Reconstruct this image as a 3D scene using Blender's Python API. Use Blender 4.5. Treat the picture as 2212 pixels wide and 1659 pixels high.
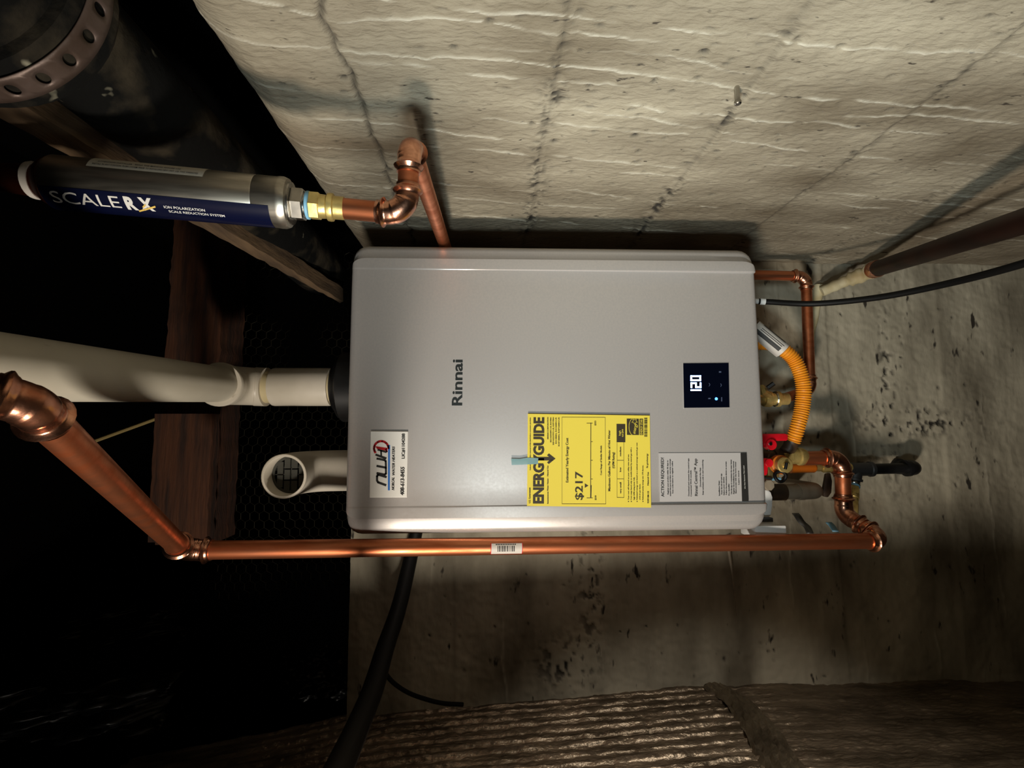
import bpy, bmesh, math, random
import numpy as np
from mathutils import Vector, Matrix
random.seed(7); rng = np.random.default_rng(7)
for o in list(bpy.data.objects): bpy.data.objects.remove(o)
S = bpy.context.scene; COL = S.collection

# ---------------------------------------------------------------- camera
# the photograph was taken with the phone on its side: picture left is up, picture top is the right-hand wall
F = 1080.0; W, H = 2212.0, 1659.0; CZ = 1.40
cam_pos = Vector((0, 0, CZ))
yc = Vector(((1058 - W/2)/F, -(930 - H/2)/F, -1)).normalized()      # world +Y seen by the camera
zd = Vector((1, 0.004, 0)); zd = (zd - yc*zd.dot(yc)).normalized()    # world -Z seen by the camera
xc = yc.cross(-zd)                                                    # world +X = Y x Z
R = Matrix((xc, yc, -zd))                                             # camera -> world
cd = bpy.data.cameras.new('camera'); cam = bpy.data.objects.new('camera', cd); COL.objects.link(cam)
cam.matrix_world = Matrix.Translation(cam_pos) @ R.to_4x4()
cd.sensor_fit = 'HORIZONTAL'; cd.sensor_width = 36; cd.lens = 36*F/W; cd.clip_start = 0.02; cd.clip_end = 50
S.camera = cam
def P(px, py, Y):                                                     # point of the room at depth Y seen at a photo pixel
    v = R @ Vector(((px - W/2)/F, -(py - H/2)/F, -1))
    return cam_pos + v*(Y/v.y)

# ---------------------------------------------------------------- light
wd = bpy.data.worlds.new('world'); S.world = wd; wd.use_nodes = True
wd.node_tree.nodes['Background'].inputs[0].default_value = (0.9, 0.95, 1, 1)
wd.node_tree.nodes['Background'].inputs[1].default_value = 0.004
def area(name, loc, target, size, power, color):
    l = bpy.data.lights.new(name, 'AREA'); l.shape = 'DISK'; l.size = size; l.energy = power; l.color = color
    o = bpy.data.objects.new(name, l); COL.objects.link(o); o.location = loc
    o.rotation_euler = (Vector(target) - Vector(loc)).to_track_quat('-Z', 'Y').to_euler(); return o
wl = area('work_light', (-0.88, 0.03, CZ+0.10), (0.30, 0.65, CZ-0.20), 0.15, 10.5, (1.0, 0.90, 0.77)); wl.data.spread = math.radians(140)
hl = area('hand_lamp', (-0.30, 0.00, CZ+0.02), (0.39, 0.48, CZ-0.30), 0.12, 2.6, (0.84, 0.98, 1.0)); hl.data.spread = math.radians(100)
tl = area('sheet_fill', (0.25, -0.12, CZ-0.45), (-0.58, 0.45, CZ-0.45), 0.06, 1.7, (1.0, 0.93, 0.84)); tl.data.spread = math.radians(56)  # added fill without a known source, brightens the sheeting on the left
S.view_settings.view_transform = 'Standard'; S.view_settings.look = 'None'
S.view_settings.exposure = 0.0; S.view_settings.gamma = 1.0; S.view_settings.use_curve_mapping = False

# ---------------------------------------------------------------- materials
def lin(c):
    return tuple(((x/255)/12.92 if x/255 <= .04045 else ((x/255+.055)/1.055)**2.4) for x in c) + (1,)
def mat(name, rgb, rough=.5, metal=0, rgb2=None, scale=20, stretch=(1,1,1), bump=0, bscale=None, emit=0, spec=.5,
        detail=6, lo=.35, hi=.65, rough2=None, speck=None, bdist=.002, alpha=1, trans=0):
    m = bpy.data.materials.new(name); m.use_nodes = True; nt = m.node_tree; n = nt.nodes; L = nt.links
    b = n['Principled BSDF']; b.inputs['Base Color'].default_value = lin(rgb)
    b.inputs['Roughness'].default_value = rough; b.inputs['Metallic'].default_value = metal
    b.inputs['Specular IOR Level'].default_value = spec
    if alpha < 1: b.inputs['Alpha'].default_value = alpha
    if trans: b.inputs['Transmission Weight'].default_value = trans
    if emit:
        b.inputs['Emission Color'].default_value = lin(rgb); b.inputs['Emission Strength'].default_value = emit
    if rgb2 or bump or rough2 is not None or speck:
        tc = n.new('ShaderNodeTexCoord'); mp = n.new('ShaderNodeMapping'); L.new(tc.outputs['Object'], mp.inputs[0])
        mp.inputs['Scale'].default_value = stretch
        nz = n.new('ShaderNodeTexNoise'); nz.inputs['Scale'].default_value = scale; nz.inputs['Detail'].default_value = detail
        L.new(mp.outputs[0], nz.inputs['Vector'])
        cr = n.new('ShaderNodeMapRange'); cr.inputs[1].default_value = lo; cr.inputs[2].default_value = hi
        L.new(nz.outputs[0], cr.inputs[0])
        if rgb2:
            mx = n.new('ShaderNodeMix'); mx.data_type = 'RGBA'; mx.inputs[6].default_value = lin(rgb); mx.inputs[7].default_value = lin(rgb2)
            L.new(cr.outputs[0], mx.inputs[0]); out = mx.outputs[2]
            if speck:                                                # (colour, scale, amount) dark pits
                n2 = n.new('ShaderNodeTexNoise'); n2.inputs['Scale'].default_value = speck[1]; n2.inputs['Detail'].default_value = 3
                L.new(mp.outputs[0], n2.inputs['Vector'])
                c2 = n.new('ShaderNodeMapRange'); c2.inputs[1].default_value = speck[2]; c2.inputs[2].default_value = speck[2]+.06
                L.new(n2.outputs[0], c2.inputs[0])
                m2 = n.new('ShaderNodeMix'); m2.data_type = 'RGBA'; L.new(out, m2.inputs[6]); m2.inputs[7].default_value = lin(speck[0])
                L.new(c2.outputs[0], m2.inputs[0]); out = m2.outputs[2]
            L.new(out, b.inputs['Base Color'])
        if rough2 is not None:
            r = n.new('ShaderNodeMapRange'); r.inputs[3].default_value = rough; r.inputs[4].default_value = rough2
            L.new(cr.outputs[0], r.inputs[0]); L.new(r.outputs[0], b.inputs['Roughness'])
        if bump:
            nb = n.new('ShaderNodeTexNoise'); nb.inputs['Scale'].default_value = bscale or scale*4; nb.inputs['Detail'].default_value = 5
            L.new(mp.outputs[0], nb.inputs['Vector'])
            bp = n.new('ShaderNodeBump'); bp.inputs['Strength'].default_value = bump; bp.inputs['Distance'].default_value = bdist
            L.new(nb.outputs[0], bp.inputs['Height']); L.new(bp.outputs[0], b.inputs['Normal'])
    return m
M = dict(
 concrete_r = mat('board_formed_concrete', (160,150,130), .85, rgb2=(90,78,60), scale=4, stretch=(1,2,.8), lo=.3, hi=.7, bump=.9, bscale=90, speck=((56,48,38), 60, .68), bdist=.004),
 concrete_b = mat('poured_concrete', (176,168,148), .85, rgb2=(104,96,80), scale=5, stretch=(.6,1,1.6), bump=.6, bscale=60, speck=((48,42,34), 30, .67), bdist=.002),
 dirt = mat('dirt', (60,48,36), .95, rgb2=(40,32,25), scale=12, bump=.5),
 subfloor = mat('subfloor_boards', (70,48,30), .8, rgb2=(42,28,18), scale=6, stretch=(1,8,1)),
 wood = mat('old_redwood', (74,40,18), .9, rgb2=(40,20,9), scale=9, stretch=(.7,6,8), bump=.8, bscale=30, bdist=.003),
 wood2 = mat('weathered_strip', (104,82,58), .85, rgb2=(68,52,36), scale=10, stretch=(6,.8,6), bump=.5, bscale=40),
 silver = mat('silver_painted_steel', (190,184,180), .34, .45, rgb2=(184,179,176), scale=300, rough2=.40, spec=.5, bump=.05, bscale=900, bdist=.0003),
 seam = mat('dark_seam', (34,32,31), .6),
 darkgrey = mat('dark_grey_plastic', (38,38,40), .5),
 blackp = mat('black_plastic', (14,14,15), .42, rgb2=(24,24,25), scale=40),
 glass = mat('black_display_glass', (5,8,20), .08),
 led = mat('white_blue_led', (178,204,255), .5, emit=6),
 led2 = mat('blue_led', (60,120,255), .5, emit=6),
 ledglow = mat('lit_display_backlight', (16,36,120), .3, emit=.55),
 icon = mat('faint_icon', (70,80,105), .5),
 pvc = mat('white_pvc', (206,198,184), .38, rgb2=(188,180,164), scale=9, speck=((140,130,112), 22, .70), bump=.08, bscale=30),
 pvcd = mat('scuffed_pvc', (200,194,178), .42, rgb2=(178,171,154), scale=7, stretch=(1,.5,1), speck=((128,120,104), 20, .69), bump=.1, bscale=25),
 primer = mat('glue_yellowed_pvc', (190,176,138), .4),
 greypvc = mat('dusty_grey_pvc', (142,130,112), .6, rgb2=(118,108,92), scale=30, bump=.2),
 grille = mat('grille', (56,56,50), .5), hole = mat('dark_inside', (6,6,6), .9),
 copper = mat('copper', (220,138,98), .36, .95, rgb2=(182,102,64), scale=22, stretch=(3,3,.5), rough2=.48, bump=.06, bscale=60),
 copperf = mat('copper_fitting', (228,168,138), .20, 1, rgb2=(170,108,80), scale=38, rough2=.36, bump=.35, bscale=70, bdist=.0015),
 darkbrown = mat('dark_brown_grime', (66,48,32), .5, rgb2=(44,32,22), scale=40, bump=.2),
 copperx = mat('shade_darkened_copper', (54,28,20), .5, .8, rgb2=(34,18,13), scale=16),  # shade put into the colour: copper darkened for the unlit corner pipe
 copperd = mat('tarnished_copper', (120,60,38), .42, 1, rgb2=(84,40,26), scale=16, rough2=.5),
 brass = mat('brass', (228,202,128), .34, .7, rgb2=(170,144,84), scale=45, rough2=.5, bump=.2, bscale=90),
 chrome = mat('chrome', (200,198,192), .18, 1, rgb2=(150,146,138), scale=30, rough2=.3),
 steel = mat('brushed_stainless', (184,178,166), .34, 1, rgb2=(160,154,142), scale=30, stretch=(6,6,.3), rough2=.44),
 galv = mat('galvanized_steel', (136,138,138), .45, .9, rgb2=(92,94,96), scale=40),
 navy = mat('navy_label', (7,12,38), .25),
 lblw = mat('white_label', (206,200,192), .5), white = mat('white_ink', (214,212,206), .5), gold = mat('gold_ink', (214,180,90), .5),
 paper = mat('paper_label', (190,184,172), .55),
 card = mat('white_card', (232,230,224), .5), greycard = mat('grey_silver_label', (172,168,166), .45),
 ink = mat('black_ink', (26,24,22), .6), greyink = mat('grey_ink', (72,68,66), .6), logo = mat('charcoal_lettering', (30,34,34), .4),
 red = mat('red_ink', (200,28,34), .5), blue = mat('blue_ink', (52,116,200), .5),
 yellow = mat('yellow_paper', (216,196,66), .65), yink = mat('dark_brown_ink', (44,34,6), .6),
 tape = mat('translucent_blue_tape', (132,172,176), .3, alpha=.62),
 orange = mat('yellow_orange_jacket', (232,150,34), .42), browntube = mat('brown_orange_sleeve', (196,104,26), .35),
 redh = mat('red_vinyl', (205,20,34), .3), teflon = mat('white_blue_thread_tape', (120,172,200), .5),
 blackiron = mat('black_iron', (30,30,31), .45, .3, rgb2=(18,18,19), scale=40, bump=.3, bscale=80),
 greyiron = mat('grey_iron', (84,84,86), .5, .6), foam = mat('cream_foam', (198,188,156), .65, rgb2=(176,160,120), scale=30, bump=.5, bscale=50),
 whitep = mat('white_plastic', (228,228,226), .3), blackrub = mat('black_rubber', (7,7,7), .55, spec=.25),
 abs = mat('dirty_black_abs', (7,7,6), .9, spec=.15, rgb2=(50,44,34), scale=16, lo=.50, hi=.66, speck=((120,116,100), 30, .68), bump=1, bscale=40, bdist=.004),
 strap = mat('perforated_strap_steel', (96,82,76), .5, .5, rgb2=(70,54,44), scale=24, bump=.2),
 wire = mat('wire_mesh', (52,48,36), .5, .6),
 sheet = mat('brown_plastic_sheet', (158,142,122), .36, .75, rgb2=(104,92,76), scale=9, stretch=(1,3,1), bump=1.0, bscale=55, bdist=.004),
 sheetf = mat('plastic_fold', (140,128,108), .36, .75, rgb2=(90,80,66), scale=14, bump=1.0, bscale=50, bdist=.004),
 crumple = mat('black_polythene', (6,6,6), .42, spec=.2, bump=.4, bscale=18, bdist=.004),
 unlitblack = mat('unlit_black', (5,5,5), 1, spec=.05),  # near-black colour stands in for shade, keeps the surrounding void dark
 rod = mat('dull_yellow_rod', (130,112,66), .6),
)

# ---------------------------------------------------------------- mesh helpers
class MB:
    def __init__(s): s.v = []; s.f = []
    def add(s, vs, fs):
        k = len(s.v); s.v += [tuple(v) for v in vs]; s.f += [tuple(i+k for i in f) for f in fs]
    def box(s, a, b):
        x0,y0,z0 = [min(p,q) for p,q in zip(a,b)]; x1,y1,z1 = [max(p,q) for p,q in zip(a,b)]
        s.add([(x0,y0,z0),(x1,y0,z0),(x1,y1,z0),(x0,y1,z0),(x0,y0,z1),(x1,y0,z1),(x1,y1,z1),(x0,y1,z1)],
              [(3,2,1,0),(4,5,6,7),(0,1,5,4),(1,2,6,5),(2,3,7,6),(3,0,4,7)])
    def slab(s, pts, off):                       # a flat polygon with thickness off (vector)
        n = len(pts); off = Vector(off); vs = [Vector(p) for p in pts] + [Vector(p)+off for p in pts]
        s.add(vs, [tuple(range(n))[::-1], tuple(range(n, 2*n))] + [(i, (i+1)%n, n+(i+1)%n, n+i) for i in range(n)])
    def tube(s, path, rad, seg=20, caps=True, flat=0):
        path = [Vector(p) for p in path]; n = len(path)
        rad = [rad]*n if not hasattr(rad, '__len__') else rad
        t = [(path[min(i+1,n-1)] - path[max(i-1,0)]).normalized() for i in range(n)]
        u = t[0].orthogonal().normalized(); vs = []
        for i in range(n):
            if i: u = (u - t[i]*u.dot(t[i])).normalized()
            w = t[i].cross(u)
            for k in range(seg):
                a = 2*math.pi*(k+.5)/seg; vs.append(path[i] + (u*math.cos(a) + w*math.sin(a))*rad[i])
        fs = [(i*seg+k, i*seg+(k+1)%seg, (i+1)*seg+(k+1)%seg, (i+1)*seg+k) for i in range(n-1) for k in range(seg)]
        if caps: fs += [tuple(range(seg))[::-1], tuple(range((n-1)*seg, n*seg))]
        s.add(vs, fs)
    def lathe(s, p, d, prof, seg=28, caps=True): # prof: (distance along d, radius); radii may double back
        p = Vector(p); d = Vector(d).normalized(); u = d.orthogonal().normalized(); w = d.cross(u); vs = []
        for (h, r) in prof:
            for k in range(seg):
                a = 2*math.pi*(k+.5)/seg; vs.append(p + d*h + (u*math.cos(a)+w*math.sin(a))*max(r, 1e-5))
        n = len(prof)
        fs = [(i*seg+k, i*seg+(k+1)%seg, (i+1)*seg+(k+1)%seg, (i+1)*seg+k) for i in range(n-1) for k in range(seg)]
        if caps: fs += [tuple(range(seg))[::-1], tuple(range((n-1)*seg, n*seg))]
        s.add(vs, fs)
    def build(s, name, m, parent=None, smooth=35, bevel=0, label=None):
        me = bpy.data.meshes.new(name); me.from_pydata(s.v, [], s.f); me.update()
        bm = bmesh.new(); bm.from_mesh(me); bmesh.ops.recalc_face_normals(bm, faces=bm.faces)
        if bevel:
            es = [e for e in bm.edges if len(e.link_faces) == 2 and e.calc_face_angle(0) > .6]
            bmesh.ops.bevel(bm, geom=es, offset=bevel, segments=2, profile=.5, affect='EDGES', clamp_overlap=True)
        if smooth:
            for f in bm.faces: f.smooth = True
            for e in bm.edges:
                if len(e.link_faces) == 2 and e.calc_face_angle(0) > math.radians(smooth): e.smooth = False
        bm.to_mesh(me); bm.free()
        me.materials.append(M[m] if isinstance(m, str) else m)
        o = bpy.data.objects.new(name, me); COL.objects.link(o)
        if parent is not None:
            o.parent = parent
            if parent.type == 'EMPTY': o.matrix_parent_inverse = Matrix.Translation(-parent.location)
        if label: o['label'] = label
        return o
def tag(o, label, cat, group=None, kind=None):
    o['label'] = label; o['category'] = cat
    if group: o['group'] = group
    if kind: o['kind'] = kind
    return o
def thing(name, label, cat, loc, group=None):
    o = bpy.data.objects.new(name, None); COL.objects.link(o); o.location = loc; o.empty_display_size = .05
    return tag(o, label, cat, group)
def struct(o): o['kind'] = 'structure'; return o
def bend_path(a, c, b, Rb, n=10):                # straight - arc - straight through corner c
    a, c, b = Vector(a), Vector(c), Vector(b); d1 = (c-a).normalized(); d2 = (b-c).normalized()
    th = d1.angle(d2)
    if th < .02: return [a, c, b]
    t = min(Rb*math.tan(th/2), (c-a).length*.95, (b-c).length*.95); Rr = t/math.tan(th/2)
    s = c - d1*t; nrm = (d2 - d1*d2.dot(d1)).normalized(); o = s + nrm*Rr
    pts = [a] + [o - nrm*Rr*math.cos(th*i/n) + d1*Rr*math.sin(th*i/n) for i in range(n+1)] + [b]
    return pts
def resample(path, step):
    path = [Vector(p) for p in path]; out = [path[0]]; L = 0; d = []
    for i in range(len(path)-1):
        seg = path[i+1]-path[i]; n = max(1, int(math.ceil(seg.length/step)))
        for k in range(1, n+1): out.append(path[i] + seg*k/n)
    return out
def smooth_path(pts, n=8):                       # Catmull-Rom
    p = [Vector(q) for q in pts]; p = [p[0]*2-p[1]] + p + [p[-1]*2-p[-2]]; out = []
    for i in range(1, len(p)-2):
        for k in range(n):
            t = k/n; a,b,c,d = p[i-1],p[i],p[i+1],p[i+2]
            out.append(.5*((2*b) + (c-a)*t + (2*a-5*b+4*c-d)*t*t + (3*b-a-3*c+d)*t**3))
    return out + [p[-2]]
def press_elbow(a, c, b, r, Rb, m, parent, name='elbow'):
    path = resample(bend_path(a, c, b, Rb), .0015); n = len(path)
    L = [0]
    for i in range(1, n): L.append(L[-1] + (path[i]-path[i-1]).length)
    T = L[-1]; sc = r/.0143; rad = []
    for s in L:
        s = min(s, T-s)/sc
        if s < .004: k = 1.14
        elif s < .006: k = 1.22
        elif s < .0115: k = 1.22 + .24*math.sin(math.pi*(s-.006)/.0055)
        elif s < .013: k = 1.20
        elif s < .022: k = 1.13
        else: k = 1.17
        rad.append(r*k)
    mb = MB(); mb.tube(path, rad, 22); return mb.build(name, m, parent, 50)
def pipe_run(root, pts, r, leg=.036, Rb=.022, m='copper', mf='copperf', names=('pipe', 'elbow'), skip=()):
    """copper run: one pipe part per straight length and one press elbow per corner"""
    pts = [Vector(p) for p in pts]; n = len(pts); starts = pts[0]
    for i in range(1, n):
        d = (pts[i]-pts[i-1]).normalized(); end = pts[i] if i == n-1 else pts[i] - d*(leg*.8)
        if (i not in skip) and (end-starts).length > .004:
            mb = MB(); mb.tube(resample([starts, end], .05), r, 22); mb.build(names[0], m, root, 50)
        if i < n-1:
            d2 = (pts[i+1]-pts[i]).normalized()
            l1 = min(leg, (pts[i]-pts[i-1]).length*.5); l2 = min(leg, (pts[i+1]-pts[i]).length*.5)
            press_elbow(pts[i]-d*l1, pts[i], pts[i]+d2*l2, r, Rb, mf, root, names[1]); starts = pts[i] + d2*(l2*.8)
def hexnut(mb, p, d, h, r, ch=.1):
    mb.lathe(p, d, [(0, r*.9), (h*ch, r), (h*(1-ch), r), (h, r*.9)], 6)

# numpy value noise for the cast relief of the walls
_T = rng.random((256, 256))
def vnoise(u, v):
    u0 = np.floor(u).astype(int); v0 = np.floor(v).astype(int); fu = u-u0; fv = v-v0
    fu = fu*fu*(3-2*fu); fv = fv*fv*(3-2*fv); g = lambda a, b: _T[a & 255, b & 255]
    return (g(u0,v0)*(1-fu)+g(u0+1,v0)*fu)*(1-fv) + (g(u0,v0+1)*(1-fu)+g(u0+1,v0+1)*fu)*fv
def fbm(u, v, o=4):
    s = 0; a = .5
    for i in range(o): s = s + a*vnoise(u*2**i+17*i, v*2**i+31*i); a *= .5
    return s
def grid_mesh(name, m, A, B, C, parent=None, dep=None):    # arrays of x, y, z over a grid
    h, w = A.shape; co = np.stack([A, B, C], -1).reshape(-1, 3)
    idx = np.arange(h*w).reshape(h, w); q = np.stack([idx[:-1,:-1], idx[:-1,1:], idx[1:,1:], idx[1:,:-1]], -1).reshape(-1, 4)
    me = bpy.data.meshes.new(name); me.vertices.add(h*w); me.vertices.foreach_set('co', co.ravel())
    me.loops.add(q.size); me.loops.foreach_set('vertex_index', q.ravel().astype(np.int32))
    me.polygons.add(len(q)); me.polygons.foreach_set('loop_start', np.arange(0, q.size, 4, dtype=np.int32))
    me.polygons.foreach_set('use_smooth', np.ones(len(q), bool)); me.update(calc_edges=True); me.validate()
    if dep is not None: me.attributes.new('deposit', 'FLOAT', 'POINT').data.foreach_set('value', dep.astype(np.float32).ravel())
    me.materials.append(M[m]); o = bpy.data.objects.new(name, me); COL.objects.link(o)
    if parent is not None: o.parent = parent
    return o
def deposit(m, light, dark):                     # white laitance (+) and dirt-filled pits (-) stored on the mesh
    nt = m.node_tree; n = nt.nodes; L = nt.links; b = n['Principled BSDF']; src = b.inputs['Base Color'].links[0].from_socket
    at = n.new('ShaderNodeAttribute'); at.attribute_name = 'deposit'
    for lo_, hi_, c in ((0, 1, light), (0, -1, dark)):
        r = n.new('ShaderNodeMapRange'); r.inputs[1].default_value = lo_; r.inputs[2].default_value = hi_; L.new(at.outputs['Fac'], r.inputs[0])
        mx = n.new('ShaderNodeMix'); mx.data_type = 'RGBA'; L.new(src, mx.inputs[6]); mx.inputs[7].default_value = lin(c); L.new(r.outputs[0], mx.inputs[0]); src = mx.outputs[2]
    L.new(src, b.inputs['Base Color'])
deposit(M['concrete_r'], (206,200,184), (40,34,27)); deposit(M['concrete_b'], (206,198,178), (34,30,24))

# ---------------------------------------------------------------- the setting
XR, YB, ZT = 0.392, 1.12, CZ+0.300               # right wall face, back wall face, top of the concrete
def pits(U, V, spots):
    D = np.zeros_like(U)
    for (u, v, ru, rv, d) in spots:
        q = ((U-u)/ru)**2 + ((V-v)/rv)**2; D -= d*np.exp(-q*1.6)
    return D
# right wall: form boards run away from the camera, fine laitance ridges run up the wall
yv = np.concatenate([np.linspace(-1.6, .36, 30), np.arange(.364, YB+.001, .0017)])
zv = np.concatenate([np.linspace(0, .22, 6), np.arange(.225, ZT-.012, .0034), np.arange(ZT-.011, ZT-.0005, .001), [ZT]])
Yg, Zg = np.meshgrid(yv, zv)
J = [CZ+z for z in (.155, -.072, -.297, -.52, -.75, -.98)]
h = (fbm(Yg*5, Zg*3)-.5)*.010; dep = np.zeros_like(h); zr = Zg-CZ
for k, y0 in enumerate((.432,.455,.475,.498,.520,.548,.572,.600,.635,.668,.700,.735,.770,.815,.88,.95)):
    lz = y0 - .105*zr*(y0/.57) + (fbm(zr*7+k*5, zr*0+k, 4)-.47)*.030 + (vnoise(zr*60+k, zr*0+k)-.5)*.0022
    vis = np.clip((fbm(zr*4+k*11, zr*0+k*3, 2)-.30)*7, 0, 1)*np.clip((fbm(zr*26+k*11, zr*0+k*3, 2)-.20)*5, 0, 1)
    wl_ = .0011*(.6+.8*vnoise(zr*30+k, zr*0)); g = vis*np.exp(-((Yg-lz)/wl_)**2); h += .0014*g; dep += .55*g
    h += .0009*np.tanh((Yg-lz)/.004)*vis*np.exp(-((Yg-lz)/.02)**2)
h += (fbm(Yg*60, Zg*9, 3)-.5)*.0014 + (fbm(Yg*90, Zg*90, 3)-.5)*.0040
for j, zj in enumerate(J):
    d = Zg - zj - (vnoise(Yg*9, Yg*0+j)-.5)*.006 - ((fbm(Yg*40, Yg*0+j)-.45)*.014 if j == 0 else 0)
    g = (1 if j == 0 else .35)*np.exp(-(d/.0028)**2); h -= (.0060 if j == 0 else .0030)*g; dep -= .8*g
    if j:
        cl = np.exp(-(d/.013)**2)*np.clip(fbm(Yg*14+j*5, Zg*9)*3.4-.9, 0, 1)*(1 if j < 3 else .5)
        nz_ = fbm(Yg*120+j, Zg*120, 3); h += (nz_-.45)*.012*cl; dep -= np.clip((nz_-.42)*-9, 0, 1)*cl*1.0
    h += .0016*np.tanh(d/.004)*(1 if j % 2 else -1)
sp = []
for j, zj in enumerate(J):
    for k in range(44 if j in (1, 2) else 8):
        sp.append((rng.uniform(.4, 1.1), zj+rng.normal(0, .013 if j != 2 else .018), rng.uniform(.0012,.003), rng.uniform(.0015,.005), rng.uniform(.003,.008)))
for k in range(70): sp.append((rng.uniform(.42, 1.0), CZ+rng.uniform(-1.0,.26), rng.uniform(.002,.0038), rng.uniform(.002,.005), rng.uniform(.005,.010)))
for k in range(420): sp.append((rng.uniform(.4, 1.1), CZ+rng.uniform(-1.1,.28), rng.uniform(.001,.0026), rng.uniform(.002,.007), rng.uniform(.002,.005)))
pt = pits(Yg, Zg, sp); h += pt; dep = np.clip(dep + pt*230, -1, 1)
h[Yg < .34] = 0; dep[Yg < .34] = 0
tz = np.clip(Zg-(ZT-.062), 0, .062); h -= .062-np.sqrt(np.clip(.063**2-tz**2, 0, None)) - (.062-.063)
wr = struct(grid_mesh('wall_right', 'concrete_r', XR-h, Yg, Zg, dep=dep))
mb = MB(); mb.box((XR+.068, -1.6, 0), (XR+.2, YB+.2, ZT)); struct(mb.build('trim_1', 'concrete_r', None, 0))
# back wall
xv = np.concatenate([np.linspace(-1.3, -.66, 12), np.arange(-.655, XR+.004, .0034)])
zv = np.concatenate([np.linspace(0, .16, 5), np.arange(.165, ZT, .0036), [ZT]])
Xg, Zg = np.meshgrid(xv, zv)
h = (fbm(Xg*4+5, Zg*5)-.5)*.010 + (fbm(Xg*12, Zg*90+7, 3)-.5)*.0020 + (fbm(Xg*55, Zg*30+7, 3)-.5)*.0016
for j, zj in enumerate([CZ+z for z in (.08, -.22, -.50, -.79, -1.05)]):
    d = Zg-zj-(vnoise(Xg*7, Xg*0+j)-.5)*.008; h += .0022*np.tanh(d/.004)*(1 if j % 2 else -1) - .001*np.exp(-(d/.003)**2)
sp = [(rng.uniform(-.55,.37), CZ+rng.uniform(-1.15,.2), rng.uniform(.0015,.006), rng.uniform(.0012,.0035), rng.uniform(.002,.006)) for k in range(170)]
h += (fbm(Xg*90, Zg*90, 3)-.5)*.0034
pt = pits(Xg, Zg, sp)
G = lambda x, z, sx, sz: np.exp(-((Xg-x)/sx)**2-((Zg-CZ-z)/sz)**2)
cl = G(.09,-.93,.22,.018)+G(.01,-1.02,.018,.13)+G(.02,-.97,.03,.10)+G(-.33,-.22,.14,.025)+G(-.50,-.16,.05,.06)+G(-.08,-.86,.03,.05)*.8
cn = fbm(Xg*75, Zg*110, 3); pt -= np.clip((cn-.50)*12, 0, 1)*np.clip(cl, 0, 1)*.0045
h += pt; dep = np.clip(pt*230, -1, 1)
for k in range(9):                                # faint trickle marks down and lap marks across the cast face
    z0_ = CZ-1.15+k*.16; g = np.clip((fbm(Xg*6+k*9, Xg*0+k)-.42)*6, 0, 1)*np.exp(-((Zg-z0_-(fbm(Xg*9+k, Xg*0)-.5)*.03)/.0022)**2); h += .0012*g; dep += .3*g
struct(grid_mesh('wall_back', 'concrete_b', Xg, YB-h, Zg, dep=dep))
mb = MB(); mb.box((-1.3, YB+.012, 0), (XR, YB+.2, ZT)); struct(mb.build('trim_2', 'concrete_b', None, 0))
mb = MB(); mb.box((-3, -2.2, -.1), (.7, 2.2, 0)); struct(mb.build('floor', 'dirt', None, 0))
mb = MB(); mb.box((-3, -2.2, CZ+1.05), (.7, 2.2, CZ+1.09)); struct(mb.build('ceiling', 'unlitblack', None, 0))
mb = MB(); mb.box((-3, 1.9, ZT-.3), (.7, 1.94, CZ+1.05)); struct(mb.build('wall_far', 'unlitblack', None, 0))
mb = MB(); mb.box((.62, -2.2, ZT), (.66, 1.9, CZ+1.05)); struct(mb.build('wall_far', 'unlitblack', None, 0))
mb = MB(); mb.box((-3, -2.24, 0), (.7, -2.2, CZ+1.05)); struct(mb.build('wall_front', 'unlitblack', None, 0))
mb = MB(); mb.box((-3.04, -2.2, 0), (-3, 2.2, CZ+1.05)); struct(mb.build('wall_left', 'unlitblack', None, 0))

# ---------------------------------------------------------------- ribbed plastic sheeting on the left
def sheet_x(z):                                   # the sheet leans a little towards the room lower down
    t = (z-CZ); return -.556 - .055*np.clip((t+.45), 0, None)**1.0 - .10*np.clip(t-.2, 0, None)
zv = np.arange(CZ-1.35, CZ+.74, .0045); yv = np.arange(.56, YB+.02, .0022)
Zg, Yg = np.meshgrid(zv, yv)
wv = (fbm(Zg*4, Yg*3)-.5)*.014 + .012*np.clip(Zg-CZ+.1, 0, 1)
ph = (Yg+wv)/.0255; rb = np.abs(ph % 1 - .5)
fade = np.clip((Zg-CZ+.68)/.28, .12, 1)
hh = .0078*np.exp(-(rb/.075)**2)*fade*(.6+.8*vnoise(Zg*14, np.floor(ph)*3.7))
cr = np.abs(fbm(Zg*34, Yg*52, 3)-.44); hh += .0048*np.clip(cr, 0, .16)*3*np.clip(1.25-fade*.35, 0, 1) + (fbm(Zg*5, Yg*6)-.5)*.02*(1.2-fade)
sx = sheet_x(Zg) + hh
sh_root = thing('plastic_sheeting', 'wrinkled brown ribbed plastic sheeting covering the left side wall beside the dark shadow', 'sheeting', (-.62, .85, 0.05))
o = grid_mesh('sheet', 'sheet', sx, Yg, Zg); o.parent = sh_root; o.matrix_parent_inverse = Matrix.Translation(-sh_root.location)
mb = MB(); mb.box((-.80, .57, 0), (-.665, YB, CZ-.2)); mb.build('backing_board', 'unlitblack', sh_root, 0)
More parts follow.
